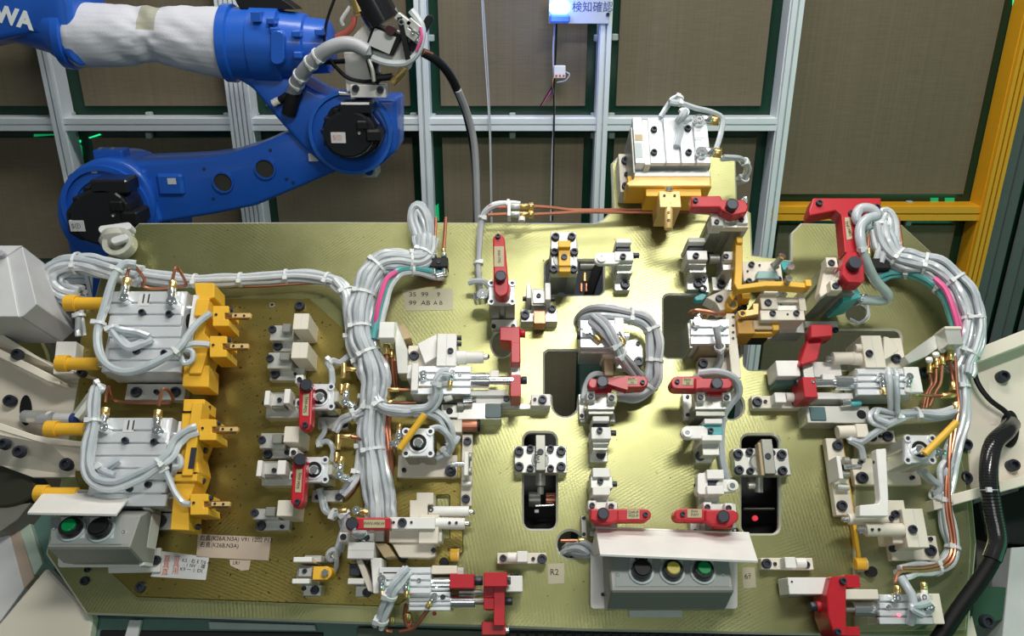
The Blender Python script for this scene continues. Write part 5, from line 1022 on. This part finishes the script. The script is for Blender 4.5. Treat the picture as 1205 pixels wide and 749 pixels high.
# ------------------------------------------------------------------ hose bundles and pipes
bundle('hose_bundle', 'clear hose bundle bent back on itself left of the upper guided cylinder', 'hose bundle', [(95, 350, 30), (76, 346, 30), (64, 335, 34), (66, 320, 40), (84, 311, 46), (108, 312, 46), (132, 318, 44), (165, 326, 40)], 11, 5.5, 15, (.62,), pinch=.15)
bundle('hose_bundle', 'long level clear hose bundle running along the top left of the plate', 'hose bundle', [(150, 322, 30), (190, 328, 28), (230, 331, 28), (270, 330, 28), (310, 328, 28), (350, 325, 28), (385, 329, 30), (405, 340, 34), (413, 362, 36), (416, 390, 36), (421, 415, 36)], 8, 4.6, 10, (.2, .34, .46, .6, .72, .9))
pipe('copper pipe lying along the long level hose bundle', [[(230, 338, 14), (300, 337, 14), (370, 333, 14), (398, 336, 20)]], 3)
bundle('hose_bundle', 'looped fan of clear hoses rising over the plate top edge', 'hose bundle', [(494, 322, 20), (499, 302, 24), (495, 280, 30), (488, 258, 34), (492, 246, 40), (500, 256, 40), (504, 275, 34), (502, 300, 26), (508, 318, 20)], 8, 4.6, 9, (.2, .8), flat=.5, pinch=.35)
M6 = [HOSE, HOSEB, HOSE, HOSE, HOSEB, HOSE, HOSEB, HOSE, HOSE, HOSEB, HOSE, HOSE, HOSEB]
bundle('hose_bundle', 'main thick hose bundle arching over and down the left of centre', 'hose bundle', [(500, 282, 24), (499, 300, 26), (488, 309, 36), (464, 307, 50), (446, 312, 54), (434, 328, 54), (427, 350, 52), (423, 375, 50), (425, 398, 50), (434, 420, 48), (441, 440, 46), (441, 465, 40), (437, 495, 30), (438, 525, 26), (443, 560, 24), (447, 590, 22), (449, 612, 20)], 15, 5.2, 19, (.07, .15, .26, .36, .47, .55, .72, .82), mats=M6, pinch=.22)
bundle('hose_bundle', 'teal and pink hoses curving from the black pipe joint into the main bundle', 'hose bundle', [(522, 324, 14), (508, 322, 20), (488, 318, 40), (470, 320, 50), (458, 332, 58), (451, 352, 60), (446, 375, 58), (442, 400, 54)], 4, 5, 6, (.3,), mats=[TEAL, TEAL, PINK, HOSE])
bundle('air_hose', 'single pink hose lying on the left main bundle', 'hose', [(466, 320, 64), (455, 329, 70), (449, 345, 72), (444, 365, 70), (442, 384, 62)], 1, 4.6, 0, (), mats=[PINK])
bundle('air_hose', 'single pink hose lying on the right main bundle', 'hose', [(1100, 328, 66), (1112, 340, 74), (1120, 358, 76), (1127, 382, 72), (1129, 396, 62)], 1, 4.6, 0, (), mats=[PINK])
bundle('hose_bundle', 'grey hose strands dropping from the level bundle beside the main bundle', 'hose bundle', [(395, 332, 34), (409, 350, 36), (412, 380, 38), (413, 405, 38), (421, 425, 38), (431, 445, 36)], 5, 4.6, 8, (.55, .8))
bundle('hose_bundle', 'paired hoses with a dark red line beside the left swing clamps', 'hose bundle', [(437, 440, 30), (430, 460, 24), (427, 485, 22), (425, 510, 20), (424, 535, 20), (420, 560, 20), (412, 572, 20), (403, 583, 20)], 4, 4.4, 6, (.2, .35, .52, .7), mats=[HOSE, HOSEB, COPPER, HOSE])
bundle('hose_bundle', 'hoses with dark red line curving over to the upper left swing clamp', 'hose bundle', [(433, 470, 40), (425, 484, 42), (412, 490, 42), (402, 496, 36), (396, 508, 30)], 3, 4, 5, (.4,), mats=[HOSE, COPPER, HOSEB])
bundle('air_hose', 'knotted clear hose under the upper left swing clamp', 'hose', [(380, 495, 30), (382, 508, 24), (374, 522, 22), (386, 520, 26), (392, 530, 26), (390, 545, 26), (396, 550, 22)], 1, 5, 0, (.4,))
bundle('air_hose', 'clear hose with tie curling below the lower left swing clamp', 'hose', [(376, 575, 30), (380, 590, 26), (384, 602, 26), (395, 606, 30), (404, 604, 36), (408, 616, 30), (404, 630, 20), (398, 650, 16)], 2, 4.4, 5, (.4, .6))
bundle('air_hose', 'clear tied hose end standing beside the second tower locator', 'hose', [(412, 418, 30), (400, 427, 34), (392, 425, 40), (386, 428, 44), (390, 436, 40), (391, 450, 36), (388, 458, 40)], 1, 5.6, 0, (.45,))
bundle('air_hose', 'clear hose hanging from the red level lever down to the yellow-pad fork', 'hose', [(400, 612, 30), (404, 628, 22), (400, 645, 18), (396, 656, 18), (388, 660, 22), (386, 652, 28), (394, 648, 30), (396, 664, 22), (392, 676, 16)], 1, 4.6, 0, (.4,))
pipe('pair of copper pipes running down along the main hose bundle', [[(455, 440, 30), (455, 470, 26), (454, 500, 26), (457, 530, 26), (456, 560, 24), (454, 590, 24), (452, 625, 24)], [(459, 470, 26), (458, 505, 26), (461, 535, 26), (460, 565, 24), (458, 600, 24), (456, 640, 24)]], 3.4)
bundle('hose_bundle', 'two clear hoses curving right from the main bundle to the yellow rod clamp', 'hose bundle', [(440, 465, 50), (450, 480, 54), (470, 484, 58), (495, 484, 60), (515, 490, 56), (526, 503, 50), (530, 518, 40)], 3, 4.6, 6, (.1,))
bundle('air_hose', 'thick clear hose draped over the level silver cylinder left of centre', 'hose', [(486, 484, 64), (505, 480, 70), (514, 466, 80), (514, 452, 88), (520, 441, 92), (529, 440, 92)], 3, 4.4, 6, (.6,))
bundle('air_hose', 'tangled clear hoses right of the left yellow rod clamp', 'hose', [(505, 506, 80), (516, 504, 76), (526, 512, 70), (531, 524, 60), (526, 532, 50), (515, 537, 44), (525, 530, 40), (536, 520, 40), (538, 514, 40)], 2, 4.4, 5, (.5, .8))
def manifold(lab, pts, tees, pipes_):
    thing('brass_manifold', lab, 'manifold', *pts[0])
    for a, b, r in tees: rod('brass_fitting', BRASS, a, b, r, ns=6)
    for p in pipes_: tube('pipe', COPPER, p, 2.6, per=4)
manifold('brass fittings stacked below the white square column by the main bundle', [(458, 470, 10)], [((455, 406, 50), (455, 418, 50), 4.5), ((461, 412, 44), (461, 422, 44), 3.6), ((465, 416, 40), (465, 426, 40), 3.4), ((455, 452, 40), (455, 470, 40), 4.6), ((456, 459, 44), (470, 459, 44), 3.2), ((453, 474, 34), (462, 474, 34), 4.4)],
         [[(455, 418, 50), (455, 436, 46), (455, 452, 40)], [(461, 422, 44), (462, 440, 38), (464, 456, 30)], [(465, 426, 40), (466, 440, 36), (467, 456, 24)], [(470, 459, 44), (484, 459, 44), (492, 457, 50)], [(462, 474, 34), (475, 474, 30), (490, 474, 30)], [(453, 478, 34), (454, 495, 28), (454, 510, 28)]])
manifold('brass tee fittings right of the upper left swing clamp', [(405, 450, 10)], [((405, 428, 40), (405, 446, 40), 3.6), ((408, 435, 42), (420, 435, 42), 3.4), ((402, 453, 50), (402, 464, 50), 3.4), ((408, 458, 44), (408, 468, 44), 2.6)], [[(420, 435, 42), (429, 438, 40), (431, 448, 36), (430, 470, 30)]])
manifold('brass tee fittings right of the lower left swing clamp', [(398, 530, 10)], [((398, 512, 40), (398, 530, 40), 3.4), ((400, 514, 42), (413, 514, 42), 3.2), ((396, 533, 50), (396, 544, 50), 3.4), ((398, 602, 60), (408, 601, 60), 3.2)], [[(413, 514, 42), (421, 516, 38), (427, 520, 30)]])
thing('terminal_column', 'white square-topped sheet column beside the main hose bundle', 'column', 478, 440, 0)
box('column_head', WHITE, 446, 379, 464, 398, 60, 84); slab('column_side', STEEL, [(464, 379), (467, 379), (480, 412), (480, 440), (468, 440), (464, 400)], 20, 60); box('column_base', STEEL, 466, 415, 481, 441, 0, 24); bolt(472, 426, 24, 2.6, 4); slab('back_fin', TANPL, [(466, 383), (476, 381), (484, 398), (474, 400)], 0, 30)
thing('terminal_column', 'grey square-topped sheet column beneath the right hose bundle', 'column', 1100, 450, 0)
box('column_head', STEEL, 1113.5, 386, 1132, 406, 60, 90); box('column_lip', CREAM, 1112, 384, 1132, 387.5, 60, 92); slab('column_side', STEEL, [(1064, 420), (1108, 388), (1113, 388), (1113, 404), (1090, 420), (1070, 428)], 10, 60)
thing('pipe_joint', 'black square pipe joint with two copper pipes standing up from it', 'pipe joint', 516, 320, 0)
box('joint_block', DARK, 505.5, 303, 527, 314, 10, 34); bolt(516, 308, 34, 2.6, 2)
for x in (511, 522.5):
    rod('steel_nut', CHROME, (x, 303, 24), (x, 298, 24), 3.6, ns=8); rod('brass_nut', BRASS, (x, 298, 24), (x-.5, 293, 24), 3, ns=6); tube('copper_pipe', COPPER, [(x-.5, 293, 24), (x+1, 275, 26), (x+2, 256, 30)], 3); rod('elbow', CHROME, (x, 314, 24), (x, 324, 24), 4)
rod('elbow', CHROME, (522, 324, 24), (514, 326, 24), 4.5)
bundle('air_hose', 'grey sleeve hose rising from the upright lever clamp and bending right', 'hose', [(566, 345, 30), (563, 320, 26), (564, 290, 26), (566, 265, 30), (571, 250, 36), (582, 242, 40), (598, 240, 40), (612, 242, 40)], 2, 4.6, 3.6, (.2, .5, .85), mats=[GHOSE, HOSEB])
bundle('air_hose', 'loose clear tail of tied hose beside the upright lever clamp', 'hose', [(552, 333, 34), (560, 331, 40), (570, 332, 40), (576, 338, 36)], 1, 5.4, 0, ())
thing('pipe_joint', 'brass twin pipe coupling feeding copper pipes above the plate top edge', 'pipe joint', 613, 255, 20)
box('clamp', ALU, 597, 238, 601, 254, 30, 52)
for y in (243, 252.5):
    rod('steel_body', STEEL, (601, y, 42), (612, y, 42), 4, ns=8); rod('brass_body', BRASS, (611, y, 42), (622, y, 42), 3.6, ns=6); rod('brass_nut', BRASS, (622, y, 42), (628, y, 42), 5, ns=6)
rod('knob', WHITE, (614, 256, 42), (614, 261, 42), 4)
pipe('two long copper pipes running right to the top silver cylinder', [[(628, 243, 42), (645, 244, 40), (670, 247, 36), (700, 247.5, 36), (770, 247, 30), (845, 252, 20)], [(628, 252.5, 42), (660, 251, 40), (690, 249.5, 38), (730, 250, 34), (800, 250, 30)], [(575, 243, 42), (601, 244, 42)], [(574, 253, 40), (600, 252, 42)]], 3)
# arch around the compact cylinder
bundle('hose_bundle', 'grey hose arch curving round the compact cylinder above the central opening', 'hose bundle', [(688, 380, 10), (694, 371, 30), (712, 368, 50), (735, 371, 54), (755, 376, 50), (767, 388, 46), (771, 408, 44), (770, 428, 40), (769, 446, 34), (760, 457, 24), (745, 463, 18), (728, 462, 14)], 8, 4.8, 12, (.3, .45, .62, .78), mats=[GHOSE, HOSEB, HOSE])
bundle('hose_bundle', 'grey hoses crossing diagonally over the compact cylinder', 'hose bundle', [(698, 375, 70), (712, 386, 84), (722, 402, 86), (730, 417, 74), (742, 432, 50), (750, 440, 30)], 5, 4.6, 8, (.45, .6), mats=[GHOSE, HOSEB])
bundle('air_hose', 'thin grey hose curling beside the central swing clamp', 'hose', [(686, 470, 30), (689, 455, 30), (695, 443, 34), (704, 440, 30), (712, 444, 20)], 1, 4.4, 0, ())
bundle('air_hose', 'grey hose sleeve behind the left-pointing red lever', 'hose', [(842, 385, 90), (845, 400, 80), (848, 418, 50), (842, 436, 30), (826, 441, 24), (816, 446, 20)], 2, 4.4, 4.5, (.3,), mats=[GHOSE, HOSEB])
bundle('air_hose', 'grey hose looping right of the left-pointing red lever into the round opening', 'hose', [(822, 440, 50), (845, 438, 56), (864, 446, 50), (868, 462, 34), (858, 476, 20), (850, 492, 12), (848, 520, 8), (850, 545, 8), (856, 565, 6)], 2, 5, 4.5, (), mats=[HOSEB, GHOSE])
bundle('air_hose', 'white crumpled hoses emerging from the round hole left of the three-button box', 'hose', [(664, 650, -20), (672, 645, 0), (685, 643, 16), (694, 650, 16), (680, 650, 4), (670, 646, -10)], 3, 5, 6, ())
pipe('brass-ended copper pipe crossing the round hole left of the three-button box', [[(660, 637, 10), (680, 637, 14), (696, 640, 16)]], 2.6); rod('brass_nut', BRASS, (680, 637, 16), (694, 637, 16), 4, ns=6)
# right-hand bundles
bundle('hose_bundle', 'looped hose strands rising at the red L bracket in the upper right', 'hose bundle', [(1035, 310, 30), (1040, 290, 40), (1036, 268, 44), (1040, 252, 46), (1048, 262, 44), (1050, 280, 40), (1056, 298, 36), (1068, 310, 36)], 6, 4.6, 8, (.3, .78))
bundle('hose_bundle', 'main hose bundle arching down the right side of the plate', 'hose bundle', [(1036, 268, 34), (1041, 288, 34), (1056, 304, 38), (1076, 309, 46), (1100, 315, 54), (1122, 331, 58), (1138, 355, 58), (1144, 380, 54), (1141, 405, 50), (1133, 425, 44), (1128, 440, 40)], 13, 5.2, 18, (.2, .35, .5, .68, .85), mats=M6, pinch=.2)
bundle('hose_bundle', 'teal and pink hoses under the right main bundle', 'hose bundle', [(1032, 328, 16), (1050, 322, 22), (1075, 323, 36), (1098, 334, 50), (1115, 355, 58), (1124, 380, 60), (1127, 396, 56)], 4, 5, 6, (.28, .55), mats=[TEAL, TEAL, PINK, HOSEB])
bundle('hose_bundle', 'three long hoses continuing down the right edge below the main bundle', 'hose bundle', [(1130, 432, 44), (1133, 455, 44), (1134, 480, 40), (1130, 505, 36), (1122, 530, 34), (1118, 555, 30), (1112, 590, 28), (1116, 620, 26), (1121, 645, 26), (1112, 664, 28), (1096, 670, 34), (1075, 671, 40), (1060, 676, 50)], 4, 4.6, 8, (.08, .5, .66, .8), mats=[HOSE, HOSEB, HOSE, HOSE])
pipe('two copper pipes following the right-hand hoses down to the corner cylinder', [[(1124, 420, 60), (1126, 455, 50), (1128, 480, 46), (1122, 520, 44), (1114, 560, 40), (1114, 600, 36), (1120, 640, 34), (1114, 660, 36), (1090, 668, 44), (1062, 669, 54)], [(1120, 500, 46), (1117, 540, 44), (1117, 590, 38), (1124, 640, 34), (1117, 664, 36), (1090, 672, 44), (1060, 673, 54), (1053, 686, 60)]], 2.8)
manifold('row of brass fittings above the right level cylinder', [(1110, 470, 10)], [((1118, 410, 60), (1118, 425, 60), 4.6), ((1109, 416, 54), (1109, 430, 54), 4), ((1102, 422, 48), (1102, 434, 48), 4), ((1094, 428, 42), (1094, 440, 42), 4), ((1122, 450, 46), (1122, 460, 46), 4), ((1108, 466, 44), (1124, 466, 44), 4), ((1125, 474, 44), (1125, 484, 44), 4), ((1070, 464, 60), (1080, 464, 60), 3.2)],
         [[(1118, 425, 60), (1120, 440, 50), (1122, 452, 46)], [(1109, 430, 54), (1107, 450, 46), (1102, 460, 40), (1094, 478, 30)], [(1102, 434, 48), (1101, 450, 40), (1094, 462, 34), (1090, 480, 26)], [(1094, 440, 42), (1096, 452, 36), (1090, 464, 30), (1086, 482, 20)], [(1108, 466, 44), (1095, 466, 44), (1080, 464, 52)]])
for x, y in ((1118, 408), (1109, 414), (1102, 420), (1094, 426)): rod('white_nipple', WHITE, (x, y, 60), (x-1, y-4, 64), 4, ns=10)
bundle('hose_bundle', 'grey-white hoses looping across the right level cylinder to the bundle', 'hose bundle', [(1045, 500, 60), (1030, 494, 60), (1032, 485, 56), (1046, 487, 54), (1062, 488, 50), (1082, 487, 46), (1104, 489, 44), (1124, 484, 44)], 3, 4.6, 6, (.5, .68))
bundle('air_hose', 'thick clear hose draped over the right level silver cylinder', 'hose', [(1053, 484, 60), (1052, 470, 76), (1051, 455, 88), (1050, 442, 92), (1048, 436, 88)], 3, 4.4, 6, ())
bundle('air_hose', 'clear hose running down left from the right loop to the stop rail', 'hose', [(1064, 492, 56), (1045, 500, 54), (1028, 511, 50), (1014, 520, 40), (1000, 518, 40), (1012, 526, 36), (1016, 540, 30)], 1, 5.4, 0, ())
bundle('air_hose', 'clear tangled hose under the right yellow rod clamp', 'hose', [(1085, 555, 50), (1095, 565, 40), (1104, 572, 36), (1100, 582, 30), (1112, 576, 30), (1110, 556, 36), (1116, 545, 36)], 2, 4.4, 5, (.5,))
bundle('air_hose', 'thick grey hose hooked round the tall red L bracket and down', 'hose', [(1022, 268, 150), (1008, 258, 156), (1012, 246, 158), (1025, 246, 158), (1032, 254, 156), (1020, 258, 160), (1012, 270, 160), (1014, 290, 156), (1020, 310, 140), (1030, 330, 110), (1045, 347, 80), (1040, 354, 66), (1012, 353, 76)], 1, 7, 0, (.6,), mats=[HOSEB], ns=10)
bundle('air_hose', 'thin white hose ring around the round opening under the red L bracket', 'hose', [(1000, 376, 10), (1012, 380, 14), (1021, 372, 16), (1020, 360, 20), (1010, 352, 30)], 1, 3, 0, (), mats=[HOSE])
thing('pipe_joint', 'black pipe joint with copper risers beside the tall red L bracket', 'pipe joint', 1042, 312, 0)
box('joint_block', DARK, 1026, 304, 1048, 316, 10, 40)
for x in (1021, 1034): tube('copper_pipe', COPPER, [(x, 304, 30), (x+1, 285, 34), (x, 270, 40)], 2.6)
tube('copper_pipe', COPPER, [(1062, 300, 24), (1060, 280, 30), (1057, 256, 40)], 2.6); rod('brass_nut', BRASS, (1022, 302, 30), (1022, 292, 30), 3.4, ns=6); rod('brass_nut', BRASS, (1033, 304, 30), (1033, 296, 30), 3.4, ns=6)
bolt(1072, 297, 0, 5, 8)
# guided cylinder hoses
bundle('air_hose', 'pair of clear hoses looping over the face of the upper guided cylinder', 'hose', [(160, 312, 100), (145, 312, 108), (133, 330, 110), (124, 360, 108), (115, 392, 108), (120, 422, 110), (140, 438, 112), (165, 436, 112), (195, 422, 112), (212, 410, 110), (222, 395, 104), (235, 380, 98), (248, 370, 94)], 2, 5.2, 5, (.12, .3, .72))
bundle('air_hose', 'short hose branch from the upper loop to the second yellow jaw', 'hose', [(213, 410, 104), (226, 405, 100), (240, 405, 96), (247, 406, 94)], 1, 4.6, 0, ())
bundle('air_hose', 'white tied hose ends lying on the upper guided cylinder', 'hose', [(176, 397, 96), (160, 392, 100), (142, 390, 106), (132, 386, 108), (140, 398, 106), (152, 408, 102), (166, 404, 98), (178, 398, 94)], 2, 5.4, 4, (.45,))
bundle('air_hose', 'small coil of clear hose at the foot of the upper yellow jaws', 'hose', [(210, 420, 96), (216, 412, 100), (226, 414, 98), (226, 424, 96), (217, 428, 98), (213, 420, 100)], 1, 4.4, 0, ())
bundle('air_hose', 'thick clear hoses looping down beside and under the lower guided cylinder', 'hose', [(122, 460, 100), (114, 458, 106), (111, 475, 108), (110, 500, 108), (105, 525, 108), (104, 550, 108), (114, 567, 110), (135, 571, 112), (160, 562, 112), (185, 548, 112), (200, 535, 106), (208, 520, 100), (220, 510, 98), (232, 505, 94)], 3, 5, 6, (.06, .22, .7))
bundle('air_hose', 'short hose branch from the lower loop to the bottom yellow jaw', 'hose', [(192, 548, 106), (198, 562, 102), (206, 580, 98), (216, 592, 94), (224, 594, 94)], 1, 4.8, 0, (.1,))
bundle('air_hose', 'white tied hose ends lying on the lower guided cylinder', 'hose', [(140, 542, 96), (126, 550, 100), (118, 556, 104), (112, 548, 106), (118, 556, 106), (134, 562, 104)], 2, 5, 4, (.5,))
bundle('air_hose', 'small coil of clear hose on the lower yellow jaw plate', 'hose', [(202, 545, 98), (206, 536, 100), (212, 540, 98), (212, 549, 98), (204, 550, 98)], 1, 4.4, 0, ())
bundle('air_hose', 'white hose with tie hanging over the bottom cylinders', 'hose', [(480, 670, 96), (470, 682, 100), (462, 694, 100), (456, 710, 90), (450, 726, 80), (446, 738, 70)], 3, 4.8, 6, (.5, .85))
pipe('copper pipes looping below the bottom edge cylinders', [[(449, 712, 60), (449, 728, 50), (454, 741, 40), (462, 744, 40)], [(478, 712, 60), (476, 726, 50), (480, 738, 44), (484, 730, 44), (481, 722, 50)], [(505, 716, 50), (496, 728, 50), (486, 740, 44), (470, 744, 40)]], 3)
for x, y in ((461, 726), (480, 722)): rod('brass_tee', BRASS, (x, y, 50), (x, y+10, 46), 4, ns=6)
bundle('air_hose', 'grey hose stub crossing the bottom right corner cylinder', 'hose', [(1060, 680, 76), (1068, 692, 82), (1074, 704, 84), (1074, 722, 80), (1071, 734, 70)], 1, 6.5, 0, (), mats=[HOSEB], ns=10)
bundle('air_hose', 'small grey tied hose on the bottom right corner cylinder', 'hose', [(1090, 710, 80), (1080, 714, 86), (1072, 716, 88), (1085, 722, 84)], 2, 4.4, 4, (), mats=[HOSEB])
bundle('air_hose', 'thin clear hose following the guided base down to the plate left edge', 'hose', [(92, 352, 20), (94, 372, 14), (96, 396, 10)], 2, 4.6, 5, (.5,))

# ------------------------------------------------------------------ positioner arms, left and right
thing('work_positioner', 'cream cast positioner arm gripping the left edge of the plate', 'arm', 40, 500, 0)
slab('web', CREAM, [(-60, 405), (0, 418), (55, 446), (100, 452), (116, 470), (116, 520), (60, 522), (0, 506), (-60, 500)], -40, -6, bev=.003)
sheet('upper_flange', CREAM, [(-60, 372, 40), (0, 392, 40), (60, 430, 40), (112, 444, 30), (112, 450, -6), (72, 452, -6), (0, 424, -6), (-60, 408, -6)], 12)
slab('upper_edge', CREAM, [(-60, 396), (0, 411), (58, 440), (70, 447), (70, 453), (56, 449), (0, 421), (-60, 405)], 20, 48)
slab('lower_edge', CREAM, [(-60, 492), (0, 498), (40, 512), (60, 516), (118, 522), (118, 527), (60, 524), (40, 519), (0, 507), (-60, 500)], 14, 46)
sheet('lower_flange', CREAM, [(-60, 500, 44), (0, 506, 44), (60, 524, 44), (100, 527, 30), (100, 562, 2), (38, 562, 0), (0, 548, 0), (-60, 540, 0)], 10)
slab('cable_hole', DARK, circ(30, 483, 7.5, 18), -6, -4)
slab('edge_pad', WHITE, [(66, 402), (90, 402), (86, 440), (62, 440)], 0, 34)
for x, y, h, r in ((18, 416, 46, 6.5), (9, 471, 0, 7), (2, 522, 40, 6.5), (20, 531, 36, 7), (76, 546, 16, 7.5), (94, 438, 30, 5)): bolt(x, y, h, r, 12)
tube('conduit', GHOSE, [(30, 490, 6), (42, 492, 20), (62, 493, 30)], 10, ns=12); 
o = rod('conduit_joint', STEEL, (36, 491, 20), (60, 492, 26), 8); rod('conduit_ring', WHITE, (58, 492, 26), (62, 492, 27), 8.4, o); rod('conduit_end', LGREY, (66, 492.5, 28), (86, 493, 32), 7, o); rod('blue_ring', BINK, (85, 493, 32), (90, 493.5, 33), 7, o)
tube('dust_tube', mat('cloudy_tube', (.45, .47, .40), .35), [(90, 493, 30), (100, 480, 26), (110, 466, 20)], 10)
thing('work_positioner', 'cream cast positioner arm gripping the right edge of the plate', 'arm', 1170, 540, 0)
slab('web', CREAM, [(1135, 430), (1262, 382), (1262, 560), (1205, 565), (1118, 590), (1092, 592), (1096, 520), (1118, 440)], -40, -4, bev=.003)
slab('upper_edge', CREAM, [(1140, 414), (1262, 366), (1262, 384), (1142, 430)], -4, 30); slab('lower_edge', CREAM, [(1098, 588), (1205, 560), (1262, 545), (1262, 560), (1205, 572), (1100, 601)], -4, 34)
for x, y, h, r in ((1183, 442, -4, 7), (1138, 562, -4, 8), (1195, 547, -4, 7), (1139, 523, -4, 7), (1090, 438, -4, 7)): bolt(x, y, h, r, 14)
slab('cable_hole', DARK, circ(1189, 505, 11, 22), -4, 0); slab('clear_patch', mat('scuffed_cream', (.78, .70, .62), .3), [(1163, 450), (1170, 450), (1172, 500), (1165, 500)], -4, -3.2)
bundle('black_conduit', 'black corrugated conduit hanging from the right arm toward the floor', 'conduit', [(1190, 500, 10), (1184, 508, 40), (1170, 522, 60), (1164, 545, 66), (1164, 572, 66), (1169, 605, 60), (1174, 635, 54), (1167, 660, 50), (1150, 688, 50), (1128, 718, 50), (1100, 760, 50)], 1, 11, 0, (.42,), mats=[mat('conduit_black', (.006, .006, .006), .55, spec=.15)], ns=14)
RB = mat('conduit_rib', (.02, .02, .021), .16)
Q = smooth_path([FR.pt(*p) for p in [(1190, 500, 10), (1184, 508, 40), (1170, 522, 60), (1164, 545, 66), (1164, 572, 66), (1169, 605, 60), (1174, 635, 54), (1167, 660, 50)]], 9); T_, N_, B_ = frames_along(Q); vs, fs = [], []
for i in range(0, len(Q)-1):
    k = len(vs); v2, f2 = sweep([Q[i]-T_[i]*.0018, Q[i]+T_[i]*.0018], .0131, 14); vs += v2; fs += [tuple(j+k for j in f) for f in f2]
o = mk('corrugation', RB, vs, fs, None, 0, True); o['kind'] = 'stuff'
bundle('black_cable', 'thin black cable looping over the face of the right arm', 'cable', [(1140, 395, 30), (1144, 425, 20), (1150, 450, 16), (1164, 470, 14), (1182, 484, 10), (1190, 495, 6)], 1, 4.5, 0, (), mats=[DARK])
# positioner body and floor-level frames
thing('control_cabinet', 'pale grey cabinet corner at the left edge of the picture', 'cabinet', 20, 372, 60)
slab('front_face', LGREY, [(-60, 290), (8, 300), (22, 373), (-60, 373)], 0, 120); slab('side_face', mat('cabinet_side_shade', (.50, .50, .51), .5), [(7, 302), (26, 290), (43, 358), (26, 373), (21, 373)], 0, 116); slab('top_face', LGREY, [(-60, 289), (26, 289), (8, 301), (-60, 292)], 0, 118); disc('knob', mat('lilac_knob', (.4, .37, .42), .5), 0, 298, 116, 130, 4)  # side face in a darker grey, its shade put into the colour
thing('turntable_rim', 'round olive bearing rim behind the left positioner arm', 'rim', 10, 430, -120)
OLV = mat('olive_metal', (.13, .12, .03), .4, .4)
slab('rim_disc', OLV, circ(4, 440, 56, 66, 40), -150, -110, bev=.004)
thing('turntable_rim', 'dark round motor cover below the left positioner arm', 'rim', 10, 580, -60)
slab('cover_disc', mat('dark_olive', (.035, .035, .02), .5), circ(0, 572, 42, 25, 36), -60, -14, bev=.003); slab('lower_body', mat('taupe', (.20, .19, .16), .5), [(-60, 585), (0, 597), (36, 592), (20, 612), (0, 626), (-60, 640)], -70, -20)
thing('machine_pedestal', 'cream and green positioner base plates in the lower left corner', 'base', 40, 740, -40)
slab('front_plate', CREAM, [(-60, 790), (0, 733), (54, 669), (109, 727), (98, 790)], -40, -18, bev=.003)
slab('stripe_plate', mat('pale_green_cream', (.45, .55, .46), .5), [(18, 610), (30, 600), (50, 664), (40, 678)], -90, -60); slab('stripe_plate', mat('rose_beige', (.45, .35, .28), .5), [(8, 618), (18, 610), (40, 680), (28, 694)], -90, -58); slab('stripe_plate', LGREY, [(-60, 640), (8, 618), (28, 694), (0, 732), (-60, 790)], -90, -56); slab('stripe_plate', GREENW, [(30, 598), (64, 590), (64, 680), (50, 668)], -100, -70)
thing('machine_pedestal', 'dark positioner housing and pale foot in the lower right corner', 'base', 1180, 700, -40)
slab('dark_housing', DARK, [(1150, 592), (1262, 560), (1262, 645), (1190, 640), (1160, 630)], -110, -60); slab('pale_foot', LGREY, [(1190, 645), (1262, 640), (1262, 790), (1176, 790)], -110, -56); slab('green_plate', mat('dark_green_panel', (.03, .09, .05), .4), [(1150, 690), (1188, 692), (1180, 730), (1140, 740)], -110, -60); slab('pale_web', CREAM, [(1096, 790), (1144, 725), (1160, 790)], -90, -40); bolt(1164, 732, -60, 8, 12)
slab('dark_side', mat('dark_taupe', (.09, .08, .065), .5), [(1148, 600), (1190, 645), (1186, 692), (1150, 692)], -140, -100)
thing('steel_beam', 'teal-green frame beam seen under the plate at the lower left', 'beam', 250, 748, -60)
slab('beam_face', GREENW, [(108, 726), (440, 730), (600, 738), (600, 800), (108, 800)], -120, -40, bev=.003); slab('dark_slot', DARK, [(118, 742), (380, 745), (380, 790), (112, 790)], -40, -36); slab('pale_post', LGREY, [(152, 730), (166, 730), (150, 800), (132, 800)], -39, -30); slab('pale_plate', COLLAR, [(245, 732), (370, 736), (372, 743), (246, 741)], -38, -33)
slab('drawer', mat('dim_green', (.07, .09, .06), .6), [(420, 739), (600, 744), (600, 800), (420, 800)], -38, -28)
thing('cable_chain', 'black cable chain running below the bottom edge of the plate', 'cable chain', 740, 749, -30)
slab('chain_body', DARK, [(594, 742), (1140, 751), (1140, 800), (594, 800)], -80, -24)
for i in range(30): x = 600+i*11; box('chain_link', MATS['conduit_rib'], x, 745+i*.1, x+8, 790, -24, -18, bev=.0006)
